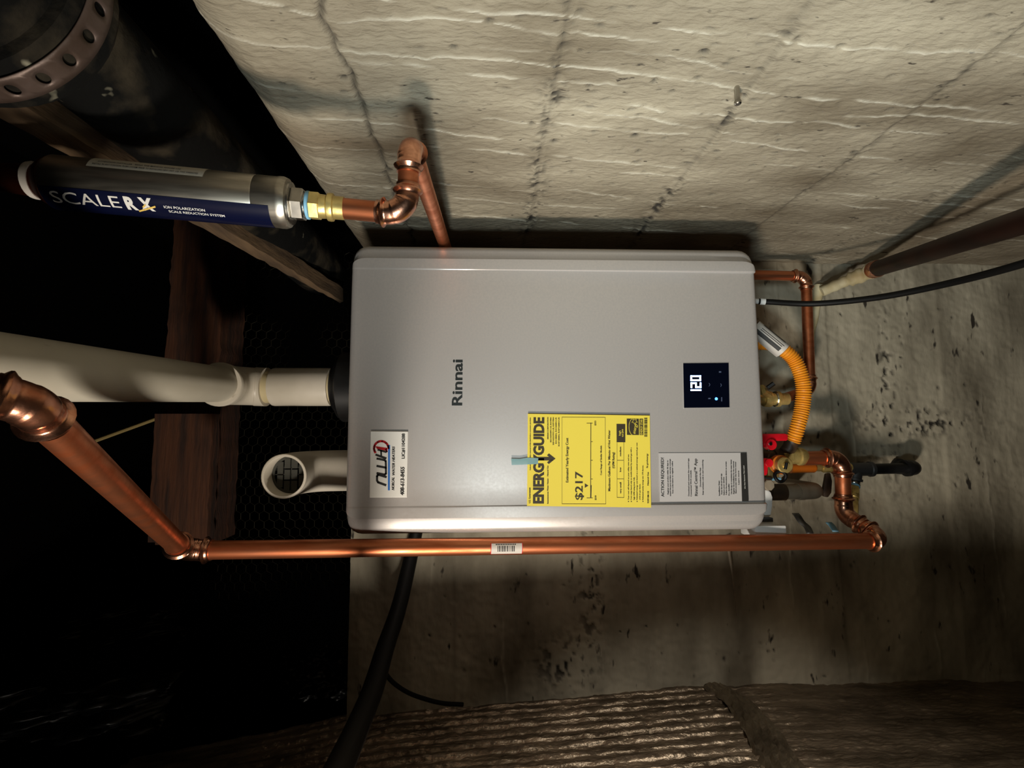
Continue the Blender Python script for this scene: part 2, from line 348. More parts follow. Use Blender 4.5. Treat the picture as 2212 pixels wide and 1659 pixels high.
# the folded seam that crosses the sheet
rows = []
pa = [(1545,1478,1.105),(1585,1500,1.06),(1620,1535,1.00),(1648,1580,.945),(1672,1625,.89),(1700,1680,.83),(1735,1790,.70),(1770,1880,.62)]
cen = smooth_path([P(*q) for q in pa], 10); V = []; Fc = []; nw = 16
for i, c in enumerate(cen):
    for k in range(nw):
        t = k/(nw-1)-.5; wd_ = .055+.02*i/len(cen)
        z = c.z + t*wd_; y = c.y + t*.02
        b = .012*(1-(2*t)**2) + .004*math.sin(t*30+i*.35) + random.uniform(-.0012,.0012)
        V.append((float(sheet_x(np.array(z)))+.004+b, min(y, 1.11), z))
for i in range(len(cen)-1):
    for k in range(nw-1): Fc.append((i*nw+k, i*nw+k+1, (i+1)*nw+k+1, (i+1)*nw+k))
mb = MB(); mb.add(V, Fc); mb.build('fold', 'sheetf', sh_root, 60, label='folded over diagonal seam of the sheeting')

# ---------------------------------------------------------------- timber and mesh above the concrete
t = thing('wooden_beam', 'old reddish brown wooden beam crossing behind the white vent pipe', 'beam', P(450, 700, 1.08))
a = P(356, 800, 1.06).z; b = P(474, 800, 1.06).z
def rough_beam(x0, x1, y0, y1, z0, z1, name, m, parent, amp=.004, n=60):
    V = []; Fc = []
    ring = [(y0,z0),(y0,(z0*2+z1)/3),(y0,(z0+2*z1)/3),(y0,z1),(y1,z1),(y1,z0)]
    for i in range(n+1):
        x = x0+(x1-x0)*i/n
        for (y, z) in ring: V.append((x, y+random.uniform(-amp,amp)*.5, z+random.uniform(-amp,amp)*.6))
    k = len(ring)
    for i in range(n):
        for j in range(k): Fc.append((i*k+j, i*k+(j+1)%k, (i+1)*k+(j+1)%k, (i+1)*k+j))
    Fc += [tuple(range(k))[::-1], tuple(range(n*k, n*k+k))]
    mb = MB(); mb.add(V, Fc); return mb.build(name, m, parent, 30)
rough_beam(P(0,1182,1.06).x, XR+.20, 1.06, 1.155, b, a, 'timber', 'wood', t)
o = rough_beam(P(0,1175,1.035).x, P(0,895,1.035).x, 1.03, 1.058, P(0,0,1).z*0+P(462,900,1.035).z, P(338,900,1.035).z, 'wooden_block', 'wood', None, .003, 14)
tag(o, 'short brown wooden block nailed to the beam below the white vent pipe', 'block')
# wood strip under the black waste pipe
s0, s1 = P(-60, 180, .43), P(738, 648, 1.10); mb = MB()
n = 40; V = []; Fc = []
for i in range(n+1):
    c = s0.lerp(s1, i/n); 
    kt = 1-.80*i/n
    for (dx, dz) in ((-.004,-.020*kt),(-.006,.022*kt),(.022,.024*kt),(.026,-.018*kt)): V.append((c.x+dx+random.uniform(-.0012,.0012), c.y, c.z+dz+random.uniform(-.0015,.0015)))
for i in range(n):
    for j in range(4): Fc.append((i*4+j, i*4+(j+1)%4, (i+1)*4+(j+1)%4, (i+1)*4+j))
Fc += [(3,2,1,0), tuple(range(n*4, n*4+4))]
mb.add(V, Fc); o = mb.build('wooden_strip', 'wood2', None, 30)
tag(o, 'tan wooden strip running along under the dirty black waste pipe', 'board')
# thin rod in the dark
mb = MB(); mb.tube([P(185,960,1.0), P(350,900,1.04), P(362,897,1.05)], .0035, 8); o = mb.build('metal_rod', 'rod', None)
tag(o, 'thin dull yellow rod sticking out from the wooden beam into the dark', 'rod')
# tie back: hexagonal netting
mb = MB(); c = .0125; x0 = P(0,1300,1.17).x; x1 = XR+.0; z0 = ZT-.01; z1 = P(528,0,1.17).z
def wv_(x, z): return (x, 1.17+.006*math.sin(x*21)+.005*math.sin(z*33+x*9), z)
nx = int((x1-x0)/(3*c)); nz = int((z1-z0)/(1.732*c))
for i in range(nx+1):
    for j in range(nz+1):
        for (ox, oz) in ((0,0), (1.5*c, .866*c)):
            x = x0+i*3*c+ox; z = z0+j*1.732*c+oz
            p0 = wv_(x, z); p1 = wv_(x+c, z); mb.tube([p0, p1], .0007, 4, False)
            mb.tube([p1, wv_(x+1.5*c, z+.866*c)], .0003, 3, False); mb.tube([p1, wv_(x+1.5*c, z-.866*c)], .0003, 3, False)
o = mb.build('wire_netting', 'wire', None, 0); tag(o, 'hexagonal wire netting stretched in the dark between the beam and the heater', 'netting', kind='stuff')

# ---------------------------------------------------------------- big black waste pipe with strap
wx, wz = .352, CZ+.388
wp = thing('waste_pipe', 'dirty black waste pipe hung high along the right wall', 'pipe', (wx, .8, wz))
mb = MB(); mb.tube(resample([(wx+.012,.41,wz), (wx+.012,1.155,wz)], .05), .054, 32); mb.build('pipe', 'abs', wp)
mb = MB(); mb.lathe((wx,.24,wz+.012), (0,1,0), [(0,.074),(.125,.074),(.127,.082),(.133,.084),(.170,.084),(.178,.078),(.187,.058)], 40); mb.build('hub', 'abs', wp)
mb = MB(); r0 = .0865; ya, yb = .376, .400     # strap: a ring with punched holes
nh = 22; pitch = 2*math.pi/nh; pu = pitch*r0; pv = yb-ya; V = []; Fc = []
ca = math.atan2(pv/2, pu/2); angs = sorted([math.radians(15*k) for k in range(24)] + [ca, math.pi-ca, math.pi+ca, 2*math.pi-ca]); na = len(angs)
for c in range(nh):
    for a in angs:
        co, si = math.cos(a), math.sin(a); q = min(pu/2/max(abs(co),1e-9), pv/2/max(abs(si),1e-9))
        for (u_, v_) in ((.0044*co, .0058*si), (co*(.0058+(q-.0058)*.4) if q > .006 else co*q*.97, si*(.0066+(q-.0066)*.4)), (co*q, si*q)):
            t_ = c*pitch+u_/r0; V.append((wx+r0*math.cos(t_), (ya+yb)/2+v_, wz+.012+r0*math.sin(t_)))
    for k in range(na):
        for l in range(2):
            p0_ = (c*na+k)*3+l; p1_ = (c*na+(k+1)%na)*3+l; Fc.append((p0_, p1_, p1_+1, p0_+1))
mb.add(V, Fc)
o = mb.build('pipe_strap', 'strap', None, 60); bm = bmesh.new(); bm.from_mesh(o.data); bmesh.ops.remove_doubles(bm, verts=bm.verts, dist=1e-5); bmesh.ops.recalc_face_normals(bm, faces=bm.faces); bm.to_mesh(o.data); bm.free(); md = o.modifiers.new('t', 'SOLIDIFY'); md.thickness = .0012; md.offset = -.5
tag(o, 'perforated steel hanger strap looped round the dirty black waste pipe', 'strap')

# ---------------------------------------------------------------- the heater
YF, YK = .822, 1.065
hx0, hx1 = P(1000,1156,YF).x, P(1000,526,YF).x
hz1, hz0 = P(752,850,YF).z, P(1645,850,YF).z
hw, hh_, hcx = (hx1-hx0)/2, hz1-hz0, (hx1+hx0)/2
heater = thing('water_heater', 'large silver grey wall mounted tankless water heater with lit display', 'water heater', (hcx, 1.0, hz0))
def section(sx, fwd, st, drop):
    """cross-section of the cover: sx inset from the side, fwd how far the front lies back, st step depth"""
    w = hw-sx; pts = []; rr = .016
    wing = .046
    half = [(w, YF+.075+0*fwd)]
    for k in range(7):
        a = math.pi/2*k/6; half.append((w-rr+rr*math.cos(a), YF+drop+fwd+rr-rr*math.sin(a)))
    half += [(w-.027+sx*.4, YF+fwd-st*.7), (hw-wing+.0030, YF+fwd-st), (hw-wing+.0012, YF+fwd-st*.92), (hw-wing+.0002, YF+fwd-st*.12), (hw-wing-.0010, YF+fwd), (hw-wing-.03, YF+fwd-.0008), (hw*.4, YF+fwd-.0016), (0, YF+fwd-.002)]
    L = [(hcx-x, y) for (x, y) in half]; Rr = [(hcx+x, y) for (x, y) in half[::-1][1:]]
    return L+Rr
Rc = .024; st_list = []
ts = [0, .0006, .0025, .0055, .010, .016, .024, .05]
zs = [(hz0+t_, t_) for t_ in ts] + [(hz0+hh_*q, 1) for q in (.12,.2,.3,.4,.5,.6,.7,.8,.9)] + [(hz1-t_, t_) for t_ in ts[::-1]]
V = []; Fc = []; secs = []
for (z, t_) in zs:
    inset = Rc-math.sqrt(max(0, Rc*Rc-max(0, Rc-t_)**2)) if t_ < Rc else 0
    fr = .007; fwd = fr-math.sqrt(max(0, fr*fr-max(0, fr-t_)**2)) if t_ < fr else 0
    q = (hz1-z)/hh_; s_ = .0004 + .0052*max(0, min(1, (q-.12)/.8))**1.2
    sec = section(inset, fwd, s_, .006-.002*q); secs.append(len(sec)); V += [(x, y, z) for (x, y) in sec]
k = secs[0]
for i in range(len(zs)-1):
    for j in range(k-1): Fc.append((i*k+j, i*k+j+1, (i+1)*k+j+1, (i+1)*k+j))
Fc += [tuple(range(k)), tuple(range((len(zs)-1)*k, len(zs)*k))[::-1]]
mb = MB(); mb.add(V, Fc); cover = mb.build('front_cover', 'silver', heater, 28)
mb = MB(); mb.box((hx0+.004, YF+.06, hz0+.006), (hx1-.004, YK, hz1-.006)); mb.build('case', 'silver', heater, 35, .004)
mb = MB(); mb.box((hx0+.09, YK, hz1-.05), (hx1-.09, YB-.004, hz1-.02)); mb.build('wall_bracket', 'galv', heater, 0)
mb = MB(); mb.box((hx0+.09, YK, hz0+.02), (hx1-.09, YB-.004, hz0+.05)); mb.build('wall_bracket', 'galv', heater, 0)
vx, vy = P(690,836,.955).x, .955
mb = MB(); mb.lathe((vx, vy, hz1-.008), (0,0,1), [(0,.066),(.052,.066),(.055,.062),(.059,.060),(.061,.050),(.068,.046),(.071,.040)], 40); mb.build('vent_flange', 'blackp', heater)
ix = P(735,1016,.955).x
mb = MB(); mb.lathe((ix, vy, hz1-.008), (0,0,1), [(0,.048),(.006,.048),(.008,.042),(.018,.041)], 36); mb.build('intake_flange', 'blackp', heater)

# --- text
_cap = {}
def text_mesh(s, bold=0, shear=0):
    cu = bpy.data.curves.new('t', 'FONT'); cu.body = s; cu.size = 1; cu.offset = bold; cu.shear = shear; cu.resolution_u = 3
    ob = bpy.data.objects.new('t', cu); COL.objects.link(ob)
    dg = bpy.context.evaluated_depsgraph_get(); me = bpy.data.meshes.new_from_object(ob.evaluated_get(dg))
    vs = [tuple(v.co) for v in me.vertices]; fs = [tuple(p.vertices) for p in me.polygons]
    bpy.data.objects.remove(ob); bpy.data.curves.remove(cu); bpy.data.meshes.remove(me); return vs, fs
def put_text(mb, s, a, b, cap, Y, bold=0, shear=0, th=.0002, surf=None):
    """text whose baseline runs from pixel a to pixel b (reading up the picture), capital height in photo pixels"""
    vs, fs = text_mesh(s, bold, shear)
    if not vs: return
    if (bold,) not in _cap: h_ = text_mesh('H', bold)[0]; _cap[(bold,)] = (min(v[1] for v in h_), max(v[1] for v in h_))
    lo_, hi_ = _cap[(bold,)]; x0 = min(v[0] for v in vs); x1 = max(v[0] for v in vs)
    A = P(a[0], a[1], Y); B_ = P(b[0], b[1], Y); u = B_-A; L = u.length; u.normalize(); w = Vector((-u.z, 0, u.x))
    if w.z < 0: w = -w
    ch = cap*Y/F
    pts = [A + u*((v[0]-x0)/(x1-x0)*L) + w*((v[1]-lo_)/(hi_-lo_)*ch) for v in vs]
    if surf: pts = [surf(p) for p in pts]
    mb.add(pts, fs)
def quad(mb, x0, y0, x1, y1, Y, th=.0003):         # picture-aligned rectangle lying on a surface, as a thin slab
    mb.slab([P(x0,y1,Y), P(x0,y0,Y), P(x1,y0,Y), P(x1,y1,Y)], (0, th, 0))
def conv(ox, oy, s): return lambda x, y: (ox+x/s, oy+y/s)
YS = YF-.0022                                      # just proud of the cover
mb = MB(); put_text(mb, 'Rinnai', (998.5, 876), (999.5, 777), 22.5, YS-.0002, .022); mb.build('lettering', 'logo', heater, 0, label='dark brand name lettering')
# display
c4 = conv(1400, 740, 4.364)
mb = MB(); mb.slab([P(1476,882.5,YS), P(1474.5,783,YS), P(1575.5,782,YS), P(1578,881.5,YS)], (0,.003,0)); fr = mb.build('display_frame', 'silver', heater, 0, .0006)
mb = MB(); mb.slab([P(1478,881,YS-.0008), P(1476,785,YS-.0008), P(1574,784,YS-.0008), P(1576,880,YS-.0008)], (0,.001,0)); gl = mb.build('display_panel', 'glass', heater, 0)
Yd = YS-.0012
SEG = {'1': 'bc', '2': 'abged', '0': 'abcdef'}
mb = MB()
def seg7(chx, y0, y1, x0, x1, on):                  # digit box: y0 (start, low on the page) .. y1, x0 (top) .. x1 (baseline)
    w_ = 3.4; xm = (x0+x1)/2
    R_ = {'a': (x0,y1,x0+w_,y0), 'd': (x1-w_,y1,x1,y0), 'g': (xm-w_/2,y1,xm+w_/2,y0), 'f': (x0,y0-w_,xm,y0), 'e': (xm,y0-w_,x1,y0), 'b': (x0,y1,xm,y1+w_), 'c': (xm,y1,x1,y1+w_)}
    for k_ in on: quad(mb, R_[k_][0], R_[k_][1], R_[k_][2], R_[k_][3], Yd, .0004)
seg7('1', 847, 841, 1492, 1515, 'bc'); seg7('2', 838, 826, 1492, 1515, 'abged'); seg7('0', 823, 811, 1491.5, 1514.5, 'abcdef')
mb.build('display_digits', 'led', heater, 0, label='glowing white figures 120')
mb = MB(); mb.lathe(P(1547.5,861.5,Yd), (0,1,0), [(0,.0024),(.0005,.0024)], 16); mb.build('indicator_light', 'led2', heater, 0, label='small blue indicator light')
mb = MB()
for (cx, cy, dr) in ((1531,831,1),(1556,832,1)):
    for s_ in (-1, 1): 
        p_ = [P(cx,cy+s_*3.5,Yd), P(cx+1.2,cy+s_*3.5,Yd), P(cx+3.2,cy,Yd), P(cx+2,cy,Yd)]; mb.slab(p_, (0,.0002,0))
quad(mb, 1553, 802, 1558, 805, Yd, .0002); quad(mb, 1530, 859.5, 1535, 862, Yd, .0002); quad(mb, 1558, 858, 1560, 867, Yd, .0002)
mb.build('display_icons', 'icon', heater, 0)
# installer's sticker
c5 = conv(780, 740, 4.364)
mb = MB(); mb.slab([P(*c5(80,1462),YS-.0026), P(*c5(90,836),YS-.0026), P(*c5(442,838),YS-.0026), P(*c5(432,1460),YS-.0026)], (0,.003,0)); st = mb.build('installer_sticker', 'card', heater, 0, .0005, label='white sticker with red, black and blue company logo')
Yt = YS-.0030
mb = MB()
put_text(mb, 'NORCAL', c5(314,1392), c5(314,1270), 5.6, Yt, .03, .25); put_text(mb, 'WATER HEATERS', c5(318,1252), c5(318,978), 5.6, Yt, .03, .25)
put_text(mb, '408-613-8455', c5(406,1440), c5(410,1172), 8.4, Yt, .035, .12); put_text(mb, 'LIC#1104288', c5(412,1094), c5(414,858), 6.8, Yt, .03)
def stroke(mb, pts, w, Y, th=.0003):                # thick line between photo pixels
    for p, q in zip(pts[:-1], pts[1:]):
        a_, b_ = Vector((p[0],p[1],0)), Vector((q[0],q[1],0)); d_ = (b_-a_).normalized(); n_ = Vector((-d_.y,d_.x,0))*w/2; a_ -= d_*w*.25; b_ += d_*w*.25
        mb.slab([P(v.x, v.y, Y) for v in (a_-n_, b_-n_, b_+n_, a_+n_)], (0, th, 0))
cc = lambda L_: [c5(*p) for p in L_]
# logo letters n w H, slanted
stroke(mb, cc([(232,1345),(160,1318),(150,1300),(150,1262),(160,1245),(236,1268)]), 4.6, Yt)
stroke(mb, cc([(150,1232),(222,1246),(234,1236),(234,1180),(150,1164)]), 4.4, Yt); stroke(mb, cc([(234,1180),(232,1118),(220,1108),(150,1094)]), 4.4, Yt)
stroke(mb, cc([(234,1092),(140,1058)]), 4.4, Yt); stroke(mb, cc([(190,1072),(188,1018)]), 3.6, Yt); stroke(mb, cc([(236,1032),(160,1010)]), 4.2, Yt)
mb.build('sticker_lettering', 'ink', st, 0)
mb = MB(); ar = [(192+68*math.cos(a_)-2, 998-68*math.sin(a_)) for a_ in [math.radians(d_) for d_ in range(215, -12, -12)]]
stroke(mb, cc(ar), 4.6, Yt); stroke(mb, cc([(140,985),(240,1000),(244,1030),(232,1010),(150,996)]), 3.2, Yt); mb.build('sticker_emblem', 'red', st, 0, label='red arc of the logo')
mb = MB(); stroke(mb, cc([(262,1388),(264,972)]), 4.4, Yt); mb.build('sticker_underline', 'blue', st, 0, label='blue underline of the logo')
# notice label
mb = MB(); mb.slab([P(*c4(110,1500),YS-.0004), P(*c4(100,1042),YS-.0004), P(*c4(930,1038),YS-.0004), P(*c4(948,1496),YS-.0004)], (0,.0004,0)); nl = mb.build('notice_label', 'greycard', heater, 0, label='silver grey notice label printed in black')
Yn = YS-.0007
mb = MB(); mb.slab([P(*c4(886,1497),Yn), P(*c4(872,1040),Yn), P(*c4(930,1039),Yn), P(*c4(948,1496),Yn)], (0,.0003,0)); mb.build('label_bar', 'ink', nl, 0)
mb = MB(); put_text(mb, 'ACTION REQUIRED!', c4(152,1455), c4(148,1085), 6.6, Yn, .022); put_text(mb, 'Rinnai Central\u2122 App', c4(468,1446), c4(460,1095), 6.4, Yn, .018)
for (x, y0, y1, s) in [(194,1432,1110,'Register your product within 90 days to'),(216,1448,1098,'extend the parts and labor warranty coverage'),(238,1424,1118,'Scan code below to register online'),
        (390,1448,1092,'Download and connect the control app'),(412,1452,1205,'Connected Wi-Fi module'),(500,1360,1180,'Download the App'),(524,1436,1106,'Enter activation code to start monitoring'),
        (678,1444,1302,'Installation Steps'),(700,1432,1236,'Power the unit and open app'),(722,1440,1268,'Select your device'),(744,1436,1122,'Follow the instructions shown on screen'),
        (770,1442,1328,'Pro Installer'),(792,1430,1102,'Use the app to commission the water heater'),(814,1428,1116,'Register the installation for the customer'),(834,1424,1122,'Share access with the home owner'),(862,1340,1208,'Learn more')]:
    put_text(mb, s, c4(x,y0), c4(x-4,y1), 3.0, Yn, .030)
mb.build('label_printing', 'ink', nl, 0)['kind'] = 'stuff'
mb = MB(); put_text(mb, 'Do Not Remove This Label', c4(918,1376), c4(906,1160), 2.2, Yn-.0004, .01); mb.build('label_bar_lettering', 'white', nl, 0)

# --- energy guide, taped on
c3 = conv(1100, 870, 6.506)
YG = YS-.0035
eg = thing('energy_guide', 'bright yellow energy guide paper label taped to the heater front', 'paper label', P(*c3(1990,800), YG))
V = []; Fc = []; nu, nv = 16, 12
cor = [c3(250,1450), c3(262,155), c3(1975,180), c3(1994,1474)]
for th in (0, .0003):
    for i in range(nu+1):
        for j in range(nv+1):
            u_ = i/nu; v_ = j/nv
            x = (cor[1][0]*(1-u_)+cor[2][0]*u_)*(1-v_)+(cor[0][0]*(1-u_)+cor[3][0]*u_)*v_; y = (cor[1][1]*(1-u_)+cor[2][1]*u_)*(1-v_)+(cor[0][1]*(1-u_)+cor[3][1]*u_)*v_
            V.append(P(x, y, YG+th - .0006*math.sin(3.1*v_)*0))
k = (nu+1)*(nv+1)
for i in range(nu):
    for j in range(nv):
        a_ = i*(nv+1)+j; Fc += [(a_, a_+1, a_+nv+2, a_+nv+1), (k+a_, k+a_+nv+1, k+a_+nv+2, k+a_+1)]
mb = MB(); mb.add(V, Fc); mb.build('paper', 'yellow', eg, 0)
Ye = YG-.0004
mb = MB()
put_text(mb, 'ENERGYGUIDE', c3(488,1418), c3(494,205), 23.6, Ye, .045); mb.build('heading', 'yink', eg, 0)
mb = MB(); stroke(mb, [c3(400,787), c3(600,787)], 7.6, Ye); mb.slab([P(*c3(*p),Ye) for p in ((556,862),(532,840),(590,787),(532,738),(558,714),(650,786))], (0,.0003,0)); mb.build('arrow', 'yink', eg, 0)
mb = MB()
T = [('U.S. Government',300,1412,1192,4.0),('Federal law prohibits removal of this label before consumer purchase.',304,948,205,2.6),
 ('Instantaneous Water Heater - Natural Gas',552,1420,885,3.2),('RINNAI CORPORATION',553,512,205,3.0),('REU-N2934FFC-US, RX199iN',594,556,208,3.0),('REP-N3237FFC-US, RXP199iN',630,592,206,3.0),('RX180iN, RX160iN-US',668,576,208,3.0),('RXP180iN, RXP160iN-US',708,612,206,3.0),
 ('Estimated Yearly Energy Cost',832,1120,495,5.6),('$217',1034,1366,968,16.5),('$210',1226,1368,1305,3.8),('$253',1222,320,256,3.8),
 ('Cost Range of Similar Models',1302,1018,604,3.6),('Maximum Gallons Per Minute of Hot Water',1422,1244,384,5.0),('(GPM Rating)',1480,922,698,5.0),
 ('very small',1576,1278,1120,3.8),('low',1574,972,908,3.8),('medium',1574,752,620,3.8),
 ('Your cost will depend on your utility rates and use.',1684,1368,722,2.8),('Cost range based only on models fueled by natural gas with a',1722,1368,630,2.8),('high GPM rating (over 4.0).',1764,1366,1048,2.8),('Estimated energy cost based on a national average natural gas cost',1804,1366,562,2.8),('of $1.21 per therm.',1844,1366,1142,2.8),('Estimated yearly energy use: 179 therms.',1886,1368,878,2.8),
 ('92397-RM-132',1964,1414,1242,3.6),('Natural Gas',1962,1164,975,3.6),('ftc.gov/energy',1950,918,716,3.6)]
for (s, x, y0, y1, cap) in T: put_text(mb, s, c3(x, y0), c3(x+.002*(y1-y0), y1), cap, Ye, .018 if s == '$217' else .024)
for y in (1388,):
    for x in (1676,1716,1798,1880): mb.lathe(P(*c3(x,y),Ye), (0,1,0), [(0,.0009),(.0002,.0009)], 8)
fr_ = [(742,202),(1350,206),(1358,1424),(742,1422),(742,202)]; stroke(mb, [c3(*p) for p in fr_], .7, Ye)
stroke(mb, [c3(1148,285), c3(1144,1338)], 1.5, Ye); stroke(mb, [c3(1150,1165), c3(1146,1336)], 2.6, Ye)
for (x0, x1, y) in ((1090,1172,288),(1150,1172,548),(1150,1172,810),(1150,1172,1072),(1090,1172,1338)): stroke(mb, [c3(x0,y), c3(x1,y)], .9, Ye)
mb.slab([P(*c3(*p),Ye) for p in ((1062,1196),(1062,1135),(1112,1166))], (0,.0003,0))
stroke(mb, [c3(*p) for p in ((1516,555),(1516,1332),(1612,1334),(1610,555))], .7, Ye)
for y in (810,1070): stroke(mb, [c3(1516,y), c3(1610,y)], .7, Ye)
mb.slab([P(*c3(*p),Ye) for p in ((1510,555),(1508,298),(1632,300),(1632,556))], (0,.0003,0))
mb.slab([P(*c3(*p),Ye) for p in ((1654,452),(1652,224),(1822,226),(1824,454))], (0,.0003,0)); mb.slab([P(*c3(*p),Ye) for p in ((1834,454),(1832,226),(1882,226),(1884,454))], (0,.0003,0))
y = 478
while y > 205:
    w_ = random.choice((3,5,8,11)); mb.slab([P(*c3(*p),Ye) for p in ((1898,y),(1898,y-w_),(1942,y-w_),(1942,y))], (0,.0003,0)); y -= w_+random.choice((4,6,9))
mb.build('printing', 'yink', eg, 0)['kind'] = 'stuff'
mb = MB(); Yw = Ye-.0004
put_text(mb, 'high', c3(1566,462), c3(1566,392), 4.0, Yw, .01); put_text(mb, '4.8 GPM', c3(1606,482), c3(1606,372), 3.6, Yw, .01); put_text(mb, 'ENERGY STAR', c3(1872,446), c3(1872,234), 4.6, Yw, .01)
put_text(mb, 'energy', c3(1772,440), c3(1800,290), 7, Yw, .004, .4)
stroke(mb, [c3(1722-52*math.cos(a_)+14, 338-112*math.sin(a_)) for a_ in [math.radians(d_) for d_ in range(-80,81,10)]], .9, Yw)
cs = c3(1762,262); star = [(cs[0]+(6.6 if i % 2 == 0 else 3.2)*math.cos(math.pi/5*i+.3), cs[1]+(6.6 if i % 2 == 0 else 3.2)*math.sin(math.pi/5*i+.3)) for i in range(11)]
stroke(mb, star, .7, Yw, .0001)
mb.build('reversed_printing', 'yellow', eg, 0)
mb = MB(); mb.slab([P(*c3(35,876),YG-.0008), P(*c3(26,786),YG-.0008), P(*c3(150,790),YG-.0008), P(*c3(255,772),YG-.0008), P(*c3(408,778),YG-.0008), P(*c3(404,862),YG-.0008)], (0,.0002,0))
o = mb.build('adhesive_tape', 'tape', None, 0); tag(o, 'short strip of pale blue tape holding the yellow paper', 'tape')

# ---------------------------------------------------------------- white vent pipe
def ring_tube(mb, p, d, ro, ri, h, seg=36): mb.lathe(p, d, [(0,ri),(0,ro*.985),(h*.04,ro),(h*.97,ro),(h,ro*.985),(h,ri),(0,ri)], seg, False)
vt = thing('vent_pipe', 'white plastic vent pipe rising from the heater and bending towards the camera', 'pipe', (vx, vy, hz1))
zc0, zc1 = P(716,836,vy).z, P(592,832,vy).z
mb = MB(); mb.tube([(vx,vy,hz1+.02),(vx,vy,zc1+.03)], .0302, 32); mb.build('pipe', 'primer', vt)
mb = MB(); ring_tube(mb, (vx,vy,zc0), (0,0,1), .0358, .0303, zc1-zc0); mb.build('coupling', 'pvc', vt)
zel = P(515,822,.95).z; ec = Vector((vx+.002, vy, zel))
e_end = P(497,818,.83); hz_far = P(-60,757,.385)
dn = (hz_far-e_end).normalized(); e_end = ec + (dn)*.082
path = resample(bend_path((vx,vy,P(577,832,vy).z), ec, e_end, .052, 14), .004); n = len(path)
mb = MB(); mb.tube(path, [.0362 if (i < 9 or i > n-8) else .0352 for i in range(n)], 36); mb.build('elbow', 'pvc', vt)
mb = MB(); mb.lathe(e_end-dn*.004, dn, [(0,.030),(0,.0378),(.006,.0378),(.008,.0365),(.008,.030)], 36, False); mb.build('elbow_rim', 'pvc', vt)
far = e_end + dn*.75
mb = MB(); mb.tube(resample([e_end-dn*.03, far], .05), .0302, 36); mb.build('pipe', 'pvcd', vt, label='scuffed long pipe')
# ---------------------------------------------------------------- air intake elbow
ie = thing('intake_elbow', 'white plastic intake elbow on top of the heater, mouth facing camera', 'pipe elbow', (ix, vy, hz1))
zi = P(613,1030,.868).z; p0 = Vector((ix,vy,hz1+.035)); pc = Vector((ix-.001,vy,zi)); p1 = Vector((P(613,1029,.868).x,.868,zi))
mb = MB(); mb.tube([(ix,vy,hz1+.002),(ix,vy,hz1+.06)], .0305, 32); mb.build('pipe', 'pvc', ie)
path = resample(bend_path((ix,vy,hz1+.022), pc, p1, .050, 14), .003)[:-1]; n = len(path)
ro, ri = .0375, .0325
mb = MB(); mb.tube(path+[p1], ro, 40, False)
inner = resample([p1, p1+(pc-p1).normalized()*.034], .01)
dI = (pc-p1).normalized()
mb.lathe(p1, dI, [(.0012,ro),(0,ro-.001),(0,ri+.001),(.0012,ri),(.030,ri)], 40, False)
mb.build('elbow', 'pvc', ie, 50)
gp = p1+dI*.030
mb = MB(); mb.lathe(gp+dI*.008, dI, [(0,ri),(.001,ri)], 40); mb.build('dark_throat', 'hole', ie, 0)
mb = MB(); mb.lathe(gp, dI, [(0,ri*1.0),(0,ri*.86),(.003,ri*.86),(.003,ri)], 40, False)
for i, zo in enumerate((-.019,-.0065,.006,.018)):
    half = math.sqrt(max(0,(ri*.9)**2-zo**2)); k_ = 3 if i in (1,2) else 2
    for j in range(k_):
        a_ = -half+2*half*j/k_+.001; b_ = -half+2*half*(j+1)/k_-.0012
        mb.box((gp.x+a_, gp.y-.001, gp.z+zo-.0048), (gp.x+b_, gp.y+.002, gp.z+zo+.0048))
mb.box((gp.x-ri*.9, gp.y+.002, gp.z-.0006), (gp.x+ri*.9, gp.y+.003, gp.z+.0006))
for xx in (-.012, 0, .012):
    hh2 = math.sqrt((ri*.9)**2-xx*xx); mb.box((gp.x+xx-.0007, gp.y+.002, gp.z-hh2), (gp.x+xx+.0007, gp.y+.003, gp.z+hh2))
mb.build('grille', 'grille', ie, 0, label='dark slotted grille inside the mouth')

# ---------------------------------------------------------------- scale filter
YQ = .500
f1, f0 = P(628,440,YQ), P(118,394,.475)
fd = (f0-f1).normalized(); fl = (f0-f1).length; fr_ = .0248
ft = thing('scale_filter', 'brushed steel cylinder filter with navy printed label above the copper elbow', 'water filter', f1)
mb = MB(); mb.lathe(f1, fd, [(0,fr_*.80),(.001,fr_*.96),(.005,fr_*1.02),(.009,fr_*1.02),(.012,fr_),(.03,fr_),(.031,fr_*.985),(.032,fr_),(fl*.985,fr_),(fl,fr_*.93),(fl+.006,fr_*.8)], 48); mb.build('cylinder', 'steel', ft, 40)
mb = MB(); mb.lathe(f1-fd*.002, fd, [(0,fr_*.5),(0,fr_*.84),(.003,fr_*.84)], 40); mb.build('end_cap', 'chrome', ft, 40)
mb = MB(); mb.lathe(f0+fd*.002, fd, [(0,.023),(.005,.020),(.010,.0155),(.04,.013),(.4,.013)], 28); mb.build('upper_pipe', 'copperd', ft, 40)
mb = MB(); mb.lathe(f0+fd*.013, fd, [(0,.0165),(.003,.0172),(.006,.0165)], 28); mb.build('thread_tape', 'lblw', ft, 40, label='white thread tape')
